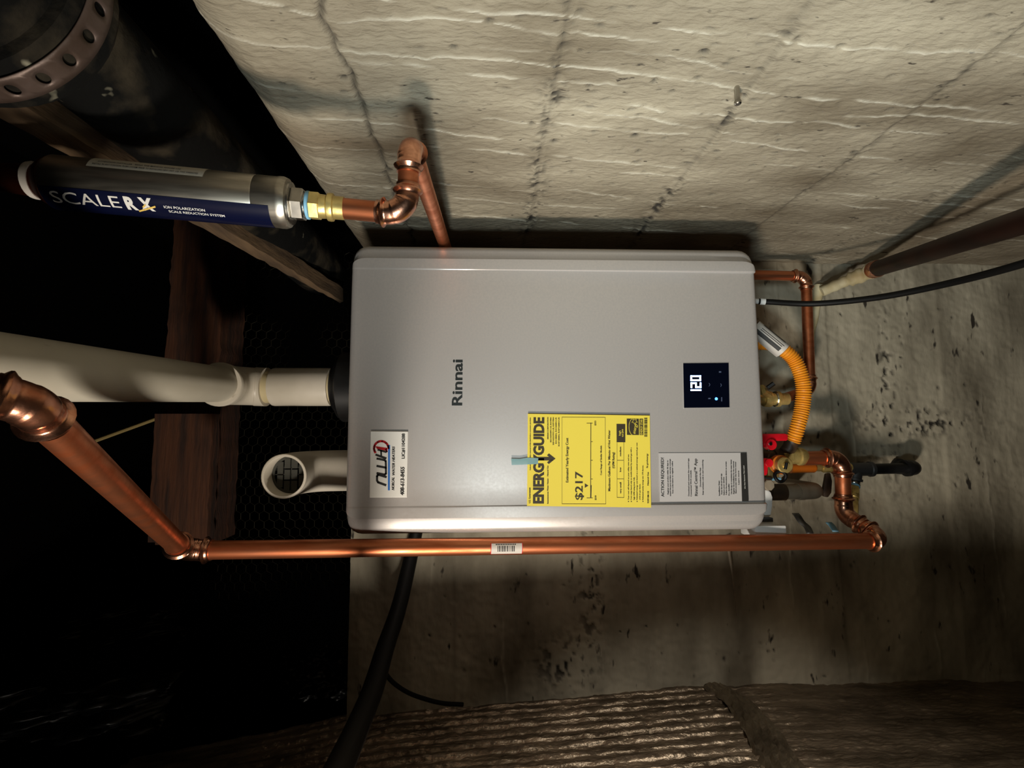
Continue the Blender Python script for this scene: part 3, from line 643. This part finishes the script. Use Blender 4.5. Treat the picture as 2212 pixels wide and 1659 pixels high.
# frame on cylinder: angle 0 faces the camera (-Y), positive turns towards picture bottom (-X)
fu = Vector((0,-1,0)); fu = (fu-fd*fu.dot(fd)).normalized(); fw = fd.cross(fu)
if fw.x > 0: fw = -fw
def cyl(s, a, r=fr_+.0004):                          # s metres along from the lower end, a radians
    return f1 + fd*s + (fu*math.cos(a)+fw*math.sin(a))*r
def cyl_patch(name, m, s0, s1, a0, a1, par, r=fr_+.0004, slant=0, label=None):
    V = []; Fc = []; n_ = 14
    for i in range(n_+1):
        a = a0+(a1-a0)*i/n_; V += [cyl(s0+slant*(i/n_), a, r), cyl(s1+slant*(i/n_)*.0, a, r)]
    for i in range(n_): Fc.append((2*i, 2*i+1, 2*i+3, 2*i+2))
    mb = MB(); mb.add(V, Fc); return mb.build(name, m, par, 60, label=label)
ks = F/YQ
def s_at(px):                                         # position along the cylinder axis for a photo column
    return max(0, (P(px, 440, YQ) - f1).dot(fd))
nv_ = cyl_patch('printed_label', 'navy', s_at(596), s_at(158), .55, 1.86, ft, label='navy blue wraparound label with white lettering')
cyl_patch('instruction_label', 'paper', s_at(466), s_at(246), -1.3, -.34, ft, label='cream instruction label with small print')
def sliced_text(s, bold):
    vs, fs = text_mesh(s, bold); bm = bmesh.new(); bv = [bm.verts.new(v) for v in vs]
    for f in fs:
        try: bm.faces.new([bv[i] for i in f])
        except ValueError: pass
    for k in range(-3, 10): bmesh.ops.bisect_plane(bm, geom=bm.verts[:]+bm.edges[:]+bm.faces[:], plane_co=(0, k*.1+.01, 0), plane_no=(0,1,0))
    bm.verts.index_update(); vs = [tuple(v.co) for v in bm.verts]; fs = [tuple(v.index for v in f.verts) for f in bm.faces]; bm.free(); return vs, fs
def cyl_text(mb, s, px0, px1, a_base, cap, r, bold=.0, mirror=False):
    """lettering that reads from the upper end (picture left) to the lower end; letter tops point to the cylinder's right"""
    vs, fs = sliced_text(s, bold); x0 = min(v[0] for v in vs); x1 = max(v[0] for v in vs); S0, S1 = s_at(px0), s_at(px1)
    pts = [cyl(S0+(S1-S0)*(v[0]-x0)/(x1-x0), a_base - (v[1]/.70)*cap/fr_, r) for v in vs]; mb.add(pts, fs)
mb = MB(); cyl_text(mb, 'SCALE', 176, 304, 1.16, .0115, fr_+.0009, 0); cyl_text(mb, 'R', 314, 336, 1.18, .0120, fr_+.0009, .05)
cyl_text(mb, 'X', 341, 368, 1.16, .0118, fr_+.0009, .05)
cyl_text(mb, 'ION POLARIZATION', 388, 468, 1.00, .0026, fr_+.0009, .01); cyl_text(mb, 'SCALE REDUCTION SYSTEM', 394, 504, 1.18, .0026, fr_+.0009, .01)
mb.build('lettering', 'white', nv_, 0)
mb = MB()
for (a_, b_) in (((334,1.24),(372,.96)), ((346,1.04),(354,.92))):
    V = []
    s0_, s1_ = s_at(a_[0]), s_at(b_[0]); n_ = 4; Fc = []
    for i in range(n_+1):
        t_ = i/n_; V += [cyl(s0_+(s1_-s0_)*t_, a_[1]+(b_[1]-a_[1])*t_-.035, fr_+.0013), cyl(s0_+(s1_-s0_)*t_, a_[1]+(b_[1]-a_[1])*t_+.035, fr_+.0013)]
    for i in range(n_): Fc.append((2*i,2*i+1,2*i+3,2*i+2))
    mb.add(V, Fc)
mb.build('gold_stroke', 'gold', nv_, 0)
mb = MB()
cyl_text(mb, 'INSTALL IN ANY POSITION. FLUSH SYSTEM PRIOR TO INSTALLING NEW UNIT. USE TWO WRENCHES', 256, 456, -.44, .0020, fr_+.0008, .01)
cyl_text(mb, 'ATTENTION INSTALLER   READ THE MANUAL BEFORE USE', 262, 420, -.62, .0020, fr_+.0008, .01)
mb.build('small_print', 'ink', ft, 0)
# hex, tape and brass fitting towards the copper
fe = -fd
kf = .78
def sc_(L_, q=kf): return [(a_*q, b_*q) for (a_, b_) in L_]
mb = MB(); hexnut(mb, f1+fe*.0016, fe, .0125, .0168); mb.lathe(f1+fe*.0133, fe, sc_([(0,.016),(.004,.016)]), 24); mb.build('hex_nut', 'chrome', ft, 30)
mb = MB(); mb.lathe(f1+fe*.0152, fe, sc_([(0,.0165),(.001,.0180),(.004,.0180),(.005,.0165)]), 24); mb.build('thread_tape', 'teflon', ft, 40, label='pale blue thread tape')
mb = MB(); hexnut(mb, f1+fe*.0183, fe, .011, .0144); mb.lathe(f1+fe*.0289, fe, sc_([(0,.0155),(.008,.0150),(.010,.0178),(.0135,.0182),(.0165,.0178),(.018,.0150),(.030,.0148),(.031,.012)]), 24); mb.build('brass_adapter', 'brass', ft, 35)

# ---------------------------------------------------------------- copper supply line (filter -> behind heater -> inlet)
r1 = .0111
pa0 = f1+fe*.050; B1 = P(878,462,.500); C1 = P(884,304,.490)
C1.x = min(C1.x, XR-.024)
B1.y = pa0.y-.004; C1.y = B1.y-.008
D1 = Vector((.349, 1.045, C1.z-.002)); E1 = P(1741,597,1.035); F1 = P(1750,842,1.03); G1 = P(1690,862,1.015)
cs_ = thing('copper_supply_pipe', 'copper cold water pipe from the steel filter round behind the heater', 'pipe', D1)
pipe_run(cs_, [pa0, B1, C1, D1, E1, F1, G1], .0106, .031, .020)
# hot line, from outlet under the heater, round and up the left side
hp = thing('copper_outlet_pipe', 'long copper hot water pipe passing along the left side of the heater', 'pipe', P(1915,1168,.93))
r2 = .0140
H0 = P(1735,990,.985); H1 = P(1819,988,.985); H2 = P(1823,1112,.985); H3 = P(1916,1168,.915)
K0 = P(396,1189,.795); K1 = P(52,862,.380); K2 = P(-120,842,.360)
pipe_run(hp, [H0, H1, H2, H3, K0, K1, K2], r2, .040, .026)
d_ = (K0-H3).normalized(); q0 = P(1056,1180,.86); t_ = (q0-H3).dot(d_); 
def pt_patch(base, d, s0, s1, a0, a1, r, name, m, par, label=None):
    u = Vector((0,-1,0)); u = (u-d*u.dot(d)).normalized(); w = d.cross(u); w = -w if w.x > 0 else w; V = []; Fc = []
    for i in range(9):
        a = a0+(a1-a0)*i/8; V += [base+d*s0+(u*math.cos(a)+w*math.sin(a))*r, base+d*s1+(u*math.cos(a)+w*math.sin(a))*r]
    for i in range(8): Fc.append((2*i,2*i+1,2*i+3,2*i+2))
    mb = MB(); mb.add(V, Fc); return mb.build(name, m, par, 60, label=label)
sa = (P(1121,1177,.872)-H3).dot(d_); sb = (P(1054,1177,.872)-H3).dot(d_)
rs = pt_patch(H3, d_, sa, sb, -.55, .80, r2+.0003, 'price_sticker', 'red', hp, 'barcode sticker with a red border')
pt_patch(H3, d_, sa+.0012, sb-.0012, -.50, .75, r2+.0006, 'sticker_paper', 'lblw', rs)
mb = MB(); u = Vector((0,-1,0)); w = Vector((-1,0,0)); s_ = sa+.012
while s_ < sb-.012:
    w_ = random.choice((.0006,.0012,.0018)); V = []
    for i in range(5):
        a = -.22+.62*i/4; pr = (u*math.cos(a)+w*math.sin(a))*(r2+.0009); V += [H3+d_*s_+pr, H3+d_*(s_+w_)+pr]
    mb.add(V, [(2*i,2*i+1,2*i+3,2*i+2) for i in range(4)]); s_ += w_+random.choice((.0007,.0012))
for k_ in range(12):
    s_ = sa+.010+k_*.0028; V = []
    for i in range(3):
        a = -.42+.10*i/2; pr = (u*math.cos(a)+w*math.sin(a))*(r2+.0009); V += [H3+d_*s_+pr, H3+d_*(s_+.002)+pr]
    mb.add(V, [(2*i,2*i+1,2*i+3,2*i+2) for i in range(2)])
mb.build('barcode', 'ink', rs, 0)

# ---------------------------------------------------------------- fittings under the heater
c1 = conv(1600, 540, 4.607); c2 = conv(1600, 880, 4.879)
DN = Vector((0,0,-1))
# cold side valve
z_h = hz0+.006
cx_, cy_ = P(1665,862,1.0).x, 1.0
cv = thing('cold_water_valve', 'small brass valve under the heater left of the orange hose', 'valve', (cx_, cy_, z_h-.05))
cz = P(1645,862,1.0).z
mb = MB(); mb.lathe((cx_,cy_,z_h), DN, [(0,.010),(z_h-cz+.004,.010),(z_h-cz+.004,.015),(z_h-cz+.010,.0165),(z_h-cz+.018,.0165),(z_h-cz+.020,.012),(z_h-cz+.028,.013),(z_h-cz+.030,.0165),(z_h-cz+.036,.0165),(z_h-cz+.038,.0125),(z_h-cz+.055,.012)], 22); mb.build('valve_body', 'brass', cv, 35)
a_ = P(1663,855,.985); b_ = P(1645,835,.985)
mb = MB(); mb.tube([a_, P(1650,848,.975), b_], [.006,.0075,.006], 6); mb.build('side_port', 'brass', cv, 35)
mb = MB(); mb.tube([P(1658,838,.975), P(1672,828,.97)], .0045, 6); mb.build('handle', 'blackp', cv, 0)
mb = MB(); mb.lathe(P(1672,862,1.0), DN, [(0,.0150),(.002,.0160),(.004,.0150)], 20); mb.build('collar', 'chrome', cv)

# orange flexible connector
hs = thing('gas_hose', 'ribbed yellow orange flexible gas hose curving below the heater', 'hose', P(1740,850,.97))
hp_ = smooth_path([P(1612,742,1.0), P(1660,742,.99), P(1692,756,.975), P(1718,782,.97), P(1735,830,.965), P(1733,880,.965), P(1722,925,.965), P(1712,955,.97)], 26)
hp_ = resample(hp_, .00115); L_ = 0; rad = []
for i, p_ in enumerate(hp_):
    if i: L_ += (p_-hp_[i-1]).length
    rad.append(.0134+.0013*math.sin(2*math.pi*L_/.0048))
mb = MB(); mb.tube(hp_, rad, 22); mb.build('ribbed_hose', 'orange', hs, 60)
ta = P(1630,705,.975); tb = P(1694,757,.965); dtag = (tb-ta).normalized()
wt = Vector((0,-1,0)); wt = (wt-dtag*wt.dot(dtag)).normalized(); ws = dtag.cross(wt)
V = []; Fc = []
for i in range(15):
    a = math.radians(-120+240*i/14); rr = .0158 if abs(a) < 2 else .0172
    for s_ in (0, (tb-ta).length): V.append(ta+dtag*s_+(wt*math.cos(a)+ws*math.sin(a))*rr+Vector((0,.004,0)))
for i in range(14): Fc.append((2*i,2*i+1,2*i+3,2*i+2))
mb = MB(); mb.add(V, Fc); lb = mb.build('metallic_tag', 'galv', hs, 60, label='silver wraparound tag with printed lines'); lb.data.materials[0] = M['lblw']
mb = MB()
for a0 in (-75,-62,-48,-36,-5,8):
    V = []; 
    for s_ in (.012, (tb-ta).length-.006-random.uniform(0,.012)):
        for da in (0,5): a = math.radians(a0+da); V.append(ta+dtag*s_+(wt*math.cos(a)+ws*math.sin(a))*.0162+Vector((0,.004,0)))
    mb.add(V, [(0,1,3,2)])
mb.build('tag_lines', 'greyink', lb, 0)
mb = MB(); V = []
for i in range(7):
    a = math.radians(22+28*i/6); a2 = a
    for s_ in (.004, (tb-ta).length-.008): V.append(ta+dtag*s_+(wt*math.cos(a)+ws*math.sin(a))*.0162+Vector((0,.004,0)))
mb.add(V, [(2*i,2*i+1,2*i+3,2*i+2) for i in range(6)]); mb.build('tag_band', 'ink', lb, 0, label='dark green-black band')
mb = MB(); e_ = P(1712,955,.97); mb.tube([e_+Vector((.004,0,.001)), P(1706,966,.975), P(1690,985,.985)], [.0135,.0130,.0125], 20); mb.build('hose_nut', 'darkbrown', hs)

# hot side: valve with red levers, brass cap
hv = thing('hot_water_valve', 'brass service valve with red levers on the hot outlet below heater', 'valve', P(1700,990,.98))
mb = MB(); ax = (H1-H0).normalized(); A0 = P(1640,988,.985); ln = (H0-A0).length
mb.lathe(A0, ax, [(0,.014),(ln*.30,.014),(ln*.32,.0165),(ln*.45,.0165),(ln*.5,.0145)], 20); mb.build('pipe_stub', 'darkbrown', hv)
mb = MB(); mb.lathe(A0+ax*ln*.48, ax, [(0,.0165),(.004,.0185),(.018,.0185),(.020,.015)], 8); mb.lathe(A0+ax*(ln*.48+.02), ax, [(0,.015),(ln*.52-.02-.012,.0150),(ln*.52-.02-.010,.0178),(ln*.52-.02-.004,.0178),(ln*.52-.016,.0140)], 22); mb.build('valve_body', 'brass', hv, 35)
pcap = P(*c2(475,610), .925)
mb = MB(); mb.lathe(pcap, (0,1,0), [(0,.006),(0,.0135),(.002,.0152),(.012,.0152),(.014,.012),(.060,.012)], 28); mb.build('drain_port', 'brass', hv, 35)
mb = MB(); mb.lathe(pcap+Vector((0,.013,0)), (0,1,0), [(0,.0165),(.001,.0182),(.012,.0182),(.013,.0165)], 28); mb.build('gasket', 'browntube', hv, 35)
mb = MB(); mb.lathe(pcap+Vector((0,-.0035,0)), (0,1,0), [(0,.0055),(.0035,.0065)], 20); mb.build('cap_boss', 'brass', hv, 35)
# black tether ring
rc = P(*c2(418,730), .93); path = [rc+Vector((.0095*math.cos(a), 0.002*math.sin(a*2), .0105*math.sin(a))) for a in [2*math.pi*i/24 for i in range(25)]]
mb = MB(); mb.tube(path, .0032, 10); mb.tube([P(*c2(470,650),.922), P(*c2(478,612),.9205), P(*c2(484,582),.9205)], .0028, 8); mb.build('tether_strap', 'blackrub', hv, 60, label='black rubber cap tether')
# red levers
def lever(pts, w, t, Y, par, name='lever'):
    mb = MB(); mb.slab([P(*c2(*p), Y) for p in pts], (0, t, 0)); return mb.build(name, 'redh', par, 30, .0015, label='red lever')
l1 = lever([(215,285),(250,278),(470,276),(500,290),(500,338),(486,352),(380,354),(300,372),(280,420),(215,425)], 0, .008, .945, hv)
mb = MB(); mb.lathe(P(*c2(328,392),.940), (0,1,0), [(0,.0095),(.001,.0105),(.014,.0105)], 20); mb.build('lever_hub', 'redh', l1, 40)
mb = MB(); mb.lathe(P(*c2(318,385),.937), (0,1,0), [(0,.0035),(.004,.0038)], 6); mb.tube([P(*c2(290,420),.942), P(*c2(300,455),.942)], .0016, 8); mb.build('lever_screw', 'chrome', l1, 30)
gv = thing('gas_valve', 'brass gas valve with red lever between heater and grey drain pipe', 'valve', P(1655,1010,.96))
l2 = lever([(230,540),(275,535),(330,545),(338,575),(330,620),(290,625),(285,700),(270,718),(235,716)], 0, .008, .940, gv)
mb = MB(); mb.lathe(P(*c2(305,585),.936), (0,1,0), [(0,.007),(.001,.008),(.010,.008)], 20); mb.build('lever_hub', 'redh', l2, 40)
mb = MB(); mb.box(P(*c2(285,625),.955), P(*c2(350,735),.975)); mb.build('valve_body', 'brass', gv, 30, .003)
mb = MB(); mb.box(P(*c2(255,740),.955), P(*c2(340,755),.985)); mb.build('thread_tape', 'teflon', gv, 30, .001)
mb = MB(); mb.lathe(P(*c2(305,820),.930), (0,1,0), [(0,.0095),(.0015,.0108),(.03,.0108)], 8); mb.build('bleed_cap', 'greypvc', gv, 30, label='tan cap')

# orange-brown sleeve and olive nut behind the valve
sl = thing('gas_connector', 'orange brown coated connector with brass nut beside the black iron tee', 'connector', P(1740,1012,1.02))
a_ = P(*c2(520,640),1.03); b_ = P(*c2(792,636),1.03); d1_ = (b_-a_).normalized(); n_ = (b_-a_).length
mb = MB(); mb.lathe(a_, d1_, [(0,.0105),(n_-.006,.0105),(n_-.002,.0085),(n_,.005)], 20); mb.build('sleeve', 'browntube', sl)
mb = MB(); mb.lathe(a_, d1_, [(n_-.004,.0075),(n_+.012,.0075)], 16); hexnut(mb, b_+d1_*.012, d1_, .020, .0105); mb.lathe(b_+d1_*.03, d1_, [(0,.008),(.045,.008)], 16); mb.build('brass_nut', 'brass', sl, 30)

# black iron gas pipe
gp_ = thing('gas_pipe', 'black iron gas pipe with tee, turning into the back wall', 'pipe', P(1900,1005,1.05))
g0 = P(*c2(1100,655),1.072); gT = P(*c2(1215,655),1.072); g1 = P(*c2(1390,650),1.072); g2 = P(*c2(1790,640),1.072)
r3 = .0115
mb = MB(); mb.lathe(g0, (g1-g0), [(0,.0135),(.004,.0165),(.010,.0165),(.012,.0145),((g1-g0).length-.010,.0145),((g1-g0).length-.008,.0165),((g1-g0).length-.002,.0165),((g1-g0).length,.0135)], 24)
gB = P(*c2(1195,770),1.072); mb.lathe(gT, gB-gT, [(0,.0135),((gB-gT).length-.006,.0135),((gB-gT).length-.005,.0160),((gB-gT).length,.0160)], 24); mb.build('tee', 'greyiron', gp_, 35)
mb = MB(); mb.tube([g1-(g1-g0).normalized()*.004, g2], r3, 22); mb.build('pipe', 'blackiron', gp_)
dd = (g2-g1).normalized(); ge = g2+dd*.014
path = resample(bend_path(g2-dd*.012, ge, Vector((ge.x, YB+.01, ge.z)), .018, 10), .003); n = len(path)
mb = MB(); mb.tube(path, [.0178 if i < 4 else .0160 if i < n-6 else .0178 for i in range(n)], 24); mb.build('elbow', 'blackiron', gp_)
# valve hanging off the tee
gb = thing('gas_drip_valve', 'small brass and chrome valve hanging from the black iron tee', 'valve', gB)
v1 = P(*c2(1180,1145),1.03); dv = (v1-gB).normalized(); lv = (v1-gB).length
mb = MB(); mb.lathe(gB, dv, [(-.004,.0105),(.002,.0118),(.012,.0118),(.014,.010)], 20); mb.build('chrome_nipple', 'chrome', gb, 35)
mb = MB(); mb.lathe(gB+dv*.0135, dv, [(0,.0105),(.0008,.0118),(.003,.0118),(.004,.0105)], 20); mb.build('thread_tape', 'teflon', gb, 40)
mb = MB(); hexnut(mb, gB+dv*.018, dv, .018, .0115); mb.lathe(gB+dv*.036, dv, [(0,.009),(.003,.009),(.004,.0108),(.010,.0108),(.011,.0095),(.018,.0095)], 20); hexnut(mb, gB+dv*.053, dv, max(.01, lv-.056), .0108); mb.build('brass_body', 'brass', gb, 30)
mb = MB(); mb.tube([gB+dv*(lv-.004), gB+dv*(lv+.003)], [.007,.005], 16); mb.build('tip', 'greyiron', gb)
# dark lever plate beside it
mb = MB(); mb.slab([P(*c2(*p),1.02) for p in ((905,700),(950,690),(968,780),(960,900),(925,950),(878,940),(872,880))], (0,.008,0)); o = mb.build('valve_paddle', 'darkbrown', None, 30, .002)
tag(o, 'dark brown paddle shaped plate beside the vertical copper elbow pipe', 'plate')

# grey condensate drain
cdn = thing('drain_pipe', 'dusty grey plastic drain pipe elbowing into the wall below heater', 'pipe', P(1730,1062,1.0))
m0 = P(*c2(250,900),1.0); m1 = P(*c2(300,893),1.0); m2 = P(*c2(460,893),1.0); m3 = P(*c2(690,885),1.0); m4 = P(*c2(800,882),1.005)
mb = MB(); mb.tube([m0, m1], .0150, 20); mb.tube([m1, m2], .0165, 24); mb.build('dark_coupling', 'darkbrown', cdn, 40, label='dark brown coupling')
mb = MB(); mb.tube([m2-(m2-m1)*.15, P(*c2(600,890),1.0)], .0140, 24); ring_tube(mb, P(*c2(455,893),1.0), (m3-m2), .0155, .012, .028, 24); mb.build('pipe', 'greypvc', cdn, 40)
d5 = (m4-m3).normalized(); path = resample(bend_path(P(*c2(590,890),1.0), m4+d5*.004, Vector((m4.x, YB+.01, m4.z)), .022, 10), .003); n = len(path)
mb = MB(); mb.tube(path, [.0168 if i < 6 else .0160 for i in range(n)], 26); mb.build('elbow', 'greypvc', cdn)

# white plastic bits
mb = MB(); mb.slab([P(*c2(*p),.952) for p in ((245,1150),(262,868),(292,868),(322,895),(340,950),(338,1040),(320,1150))], (0,.018,0)); o = mb.build('plastic_connector', 'whitep', None, 30, .003)
tag(o, 'white plastic connector sticking out below the heater beside grey drain pipe', 'connector')
wb = thing('junction_cap', 'white plastic box and grey stem at the heater bottom left corner', 'cap', P(1655,1140,.95))
mb = MB(); mb.box(P(*c2(150,1248),.90), P(*c2(312,1325),.955)); mb.build('box', 'whitep', wb, 30, .003)
mb = MB(); mb.box(P(*c2(228,1165),.935), P(*c2(300,1245),.95)); mb.build('stem', 'greyiron', wb, 30, .001)
mb = MB(); path = smooth_path([P(*c2(575,1120),1.07), P(*c2(600,1150),1.06), P(*c2(640,1210),1.05), P(*c2(700,1265),1.04), P(*c2(730,1330),1.02)], 6)
V = []; 
for i, c in enumerate(path):
    for k_ in (-1,1): V.append(c+Vector((.000,0,.0075*k_))); 
mb.add(V, [(2*i,2*i+1,2*i+3,2*i+2) for i in range(len(path)-1)]); o = mb.build('wall_strap', 'galv', None, 60); md = o.modifiers.new('t','SOLIDIFY'); md.thickness = .0016
tag(o, 'bent grey metal strap between the back wall and the long copper pipe', 'strap')
mb = MB(); path = smooth_path([P(*c2(925,1215),1.06), P(*c2(960,1250),1.05), P(*c2(1000,1310),1.03)], 6); V = []
for i, c in enumerate(path):
    for k_ in (-1,1): V.append(c+Vector((.000,0,.0065*k_)))
mb.add(V, [(2*i,2*i+1,2*i+3,2*i+2) for i in range(len(path)-1)]); o = mb.build('wall_strap', 'teflon', None, 60); md = o.modifiers.new('t','SOLIDIFY'); md.thickness = .0016
tag(o, 'short pale blue strap on the wall near the end of the long copper pipe', 'strap')
mb = MB(); mb.tube([P(1572,1178,1.085), P(1575,1196,1.09), P(1582,1240,1.1), P(1592,1330,1.105)], [.0045,.0035,.0022,.0016], 10); o = mb.build('drain_tube', 'greypvc', None)
tag(o, 'thin pale tube hanging down the back wall behind the long copper pipe', 'tube')

# black control cable
kb = thing('control_cable', 'black cable sagging from the heater bottom to the right', 'cable', P(1650,652,.96))
path = smooth_path([P(1638,651,.97), P(1660,652,.965), P(1760,656,.94), P(1900,642,.86), P(2050,612,.76), P(2212,569,.64), P(2400,505,.54), P(3000,330,.40)], 10)
mb = MB(); mb.tube(path, .0058, 12); mb.build('cable', 'blackrub', kb)
mb = MB(); mb.lathe(P(1630,650.5,.972), (path[1]-path[0]), [(0,.0055),(.010,.0055),(.011,.0066),(.020,.0066)], 12); mb.build('cable_gland', 'whitep', kb, 35)

# overhead copper pipe at the right with foamed fitting
Q0 = P(1893,581,1.02); Q1 = Q0 + (P(2212,478,.58)-Q0)*1.5
cu = thing('wall_copper_pipe', 'shade-darkened copper pipe coming out of the corner at the right', 'pipe', Q0)
mb = MB(); mb.tube(resample([Q0, Q1], .05), .0165, 24); mb.build('pipe', 'copperx', cu)
dq = (Q0-Q1).normalized(); 
mb = MB(); mb.lathe(Q0-dq*.012, dq, [(0,.0175),(.006,.0192),(.012,.0175),(.020,.0165),(.026,.0188),(.032,.0160),(.040,.015)], 24); mb.build('coupling', 'copperf', cu, 35)
Q2 = P(1868,592,1.055); Q3 = P(1775,630,1.10)
fp = resample([Q0+dq*.022, Q2, P(1825,608,1.08), Q3], .006); n = len(fp)
mb = MB(); mb.tube(fp, [.0165*(1+.10*math.sin(i*1.7)+random.uniform(-.05,.05)) if i < n*.45 else .0120*(1+random.uniform(-.08,.08)) for i in range(n)], 18); mb.build('plaster_wrap', 'foam', cu, 60, label='cream foam covering the buried fitting')
fo = []; pf = [(1770,618,16),(1766,640,11),(1763,662,8),(1761,690,5),(1756,720,3),(1756,760,2)]
mb = MB(); path = [P(x, y, YB-.001) for (x, y, w_) in pf]; mb.tube(smooth_path(path, 5), [ (16-14*i/(len(pf)*5-5))*.00085 for i in range(len(pf)*5-4)], 12); o = mb.build('foam_bead', 'foam', cu, 60, label='cream foam bead running on the back wall')

# nail stub in the right wall
nl_ = P(1573,160,.545); mb = MB()
nx_ = Vector((XR, .528, P(1573,150,.545).z)); mb.tube([nx_+Vector((.004,0,0)), nx_+Vector((-.022,-.001,0))], .0031, 14); mb.lathe(nx_+Vector((-.0225,-.001,0)), (1,0,0), [(0,.0026),(.001,.0040),(.004,.0040),(.005,.0032)], 14)
o = mb.build('anchor_bolt', 'chrome', None, 35); tag(o, 'small bent metal anchor stub sticking out of the right concrete wall', 'bolt')

# ---------------------------------------------------------------- black hose and wire at the left, polythene
path = smooth_path([P(905,1120,1.09), P(888,1200,1.08), P(862,1310,1.04), P(832,1400,.98), P(805,1490,.90), P(768,1580,.78), P(728,1670,.64), P(690,1760,.50), P(560,2300,.25)], 8)
mb = MB(); mb.tube(path, [.013+.005*min(1, i/30) for i in range(len(path))], 18); o = mb.build('drain_hose', 'blackrub', None)
tag(o, 'thick black hose slanting down in the dark left of the heater', 'hose')
mb = MB(); mb.tube(smooth_path([P(826,1445,.96), P(850,1475,1.0), P(890,1500,1.04), P(950,1518,1.07), P(1000,1522,1.09)], 6), .0042, 10); o = mb.build('thin_cable', 'blackrub', None)
tag(o, 'thin black cable curving from the thick hose to the plastic sheeting', 'cable')
def crumpled(name, cpx, cpy, Y, sx_, sz_, seed, label):
    rs_ = np.random.default_rng(seed); n_ = 46; u_, v_ = np.meshgrid(np.linspace(-1,1,n_), np.linspace(-1,1,n_))
    c = P(cpx, cpy, Y); k = fbm(u_*3+seed, v_*3, 5); k2 = np.abs(fbm(u_*5+9, v_*2+seed, 3)-.45)
    rr = 1+.25*(fbm(u_*2+seed*3, v_*2)-.5)
    o = grid_mesh(name, 'crumple', c.x+u_*sx_*rr, c.y+ (k-.5)*.10+.05*(u_**2+v_**2)-k2*.09, c.z+v_*sz_*rr)
    md = o.modifiers.new('t','SOLIDIFY'); md.thickness = .001
    return tag(o, label, 'plastic sheet')
crumpled('crumpled_polythene', 200, 1372, 1.12, .045, .16, 3, 'crumpled black polythene hanging in the dark, upper of the two at lower left')
crumpled('crumpled_polythene', 50, 1570, .90, .045, .20, 5, 'crumpled black polythene hanging in the dark, lowest at the bottom left')
crumpled('crumpled_polythene', 690, 1470, 1.20, .055, .105, 11, 'crumpled black polythene beside the thick black hose')
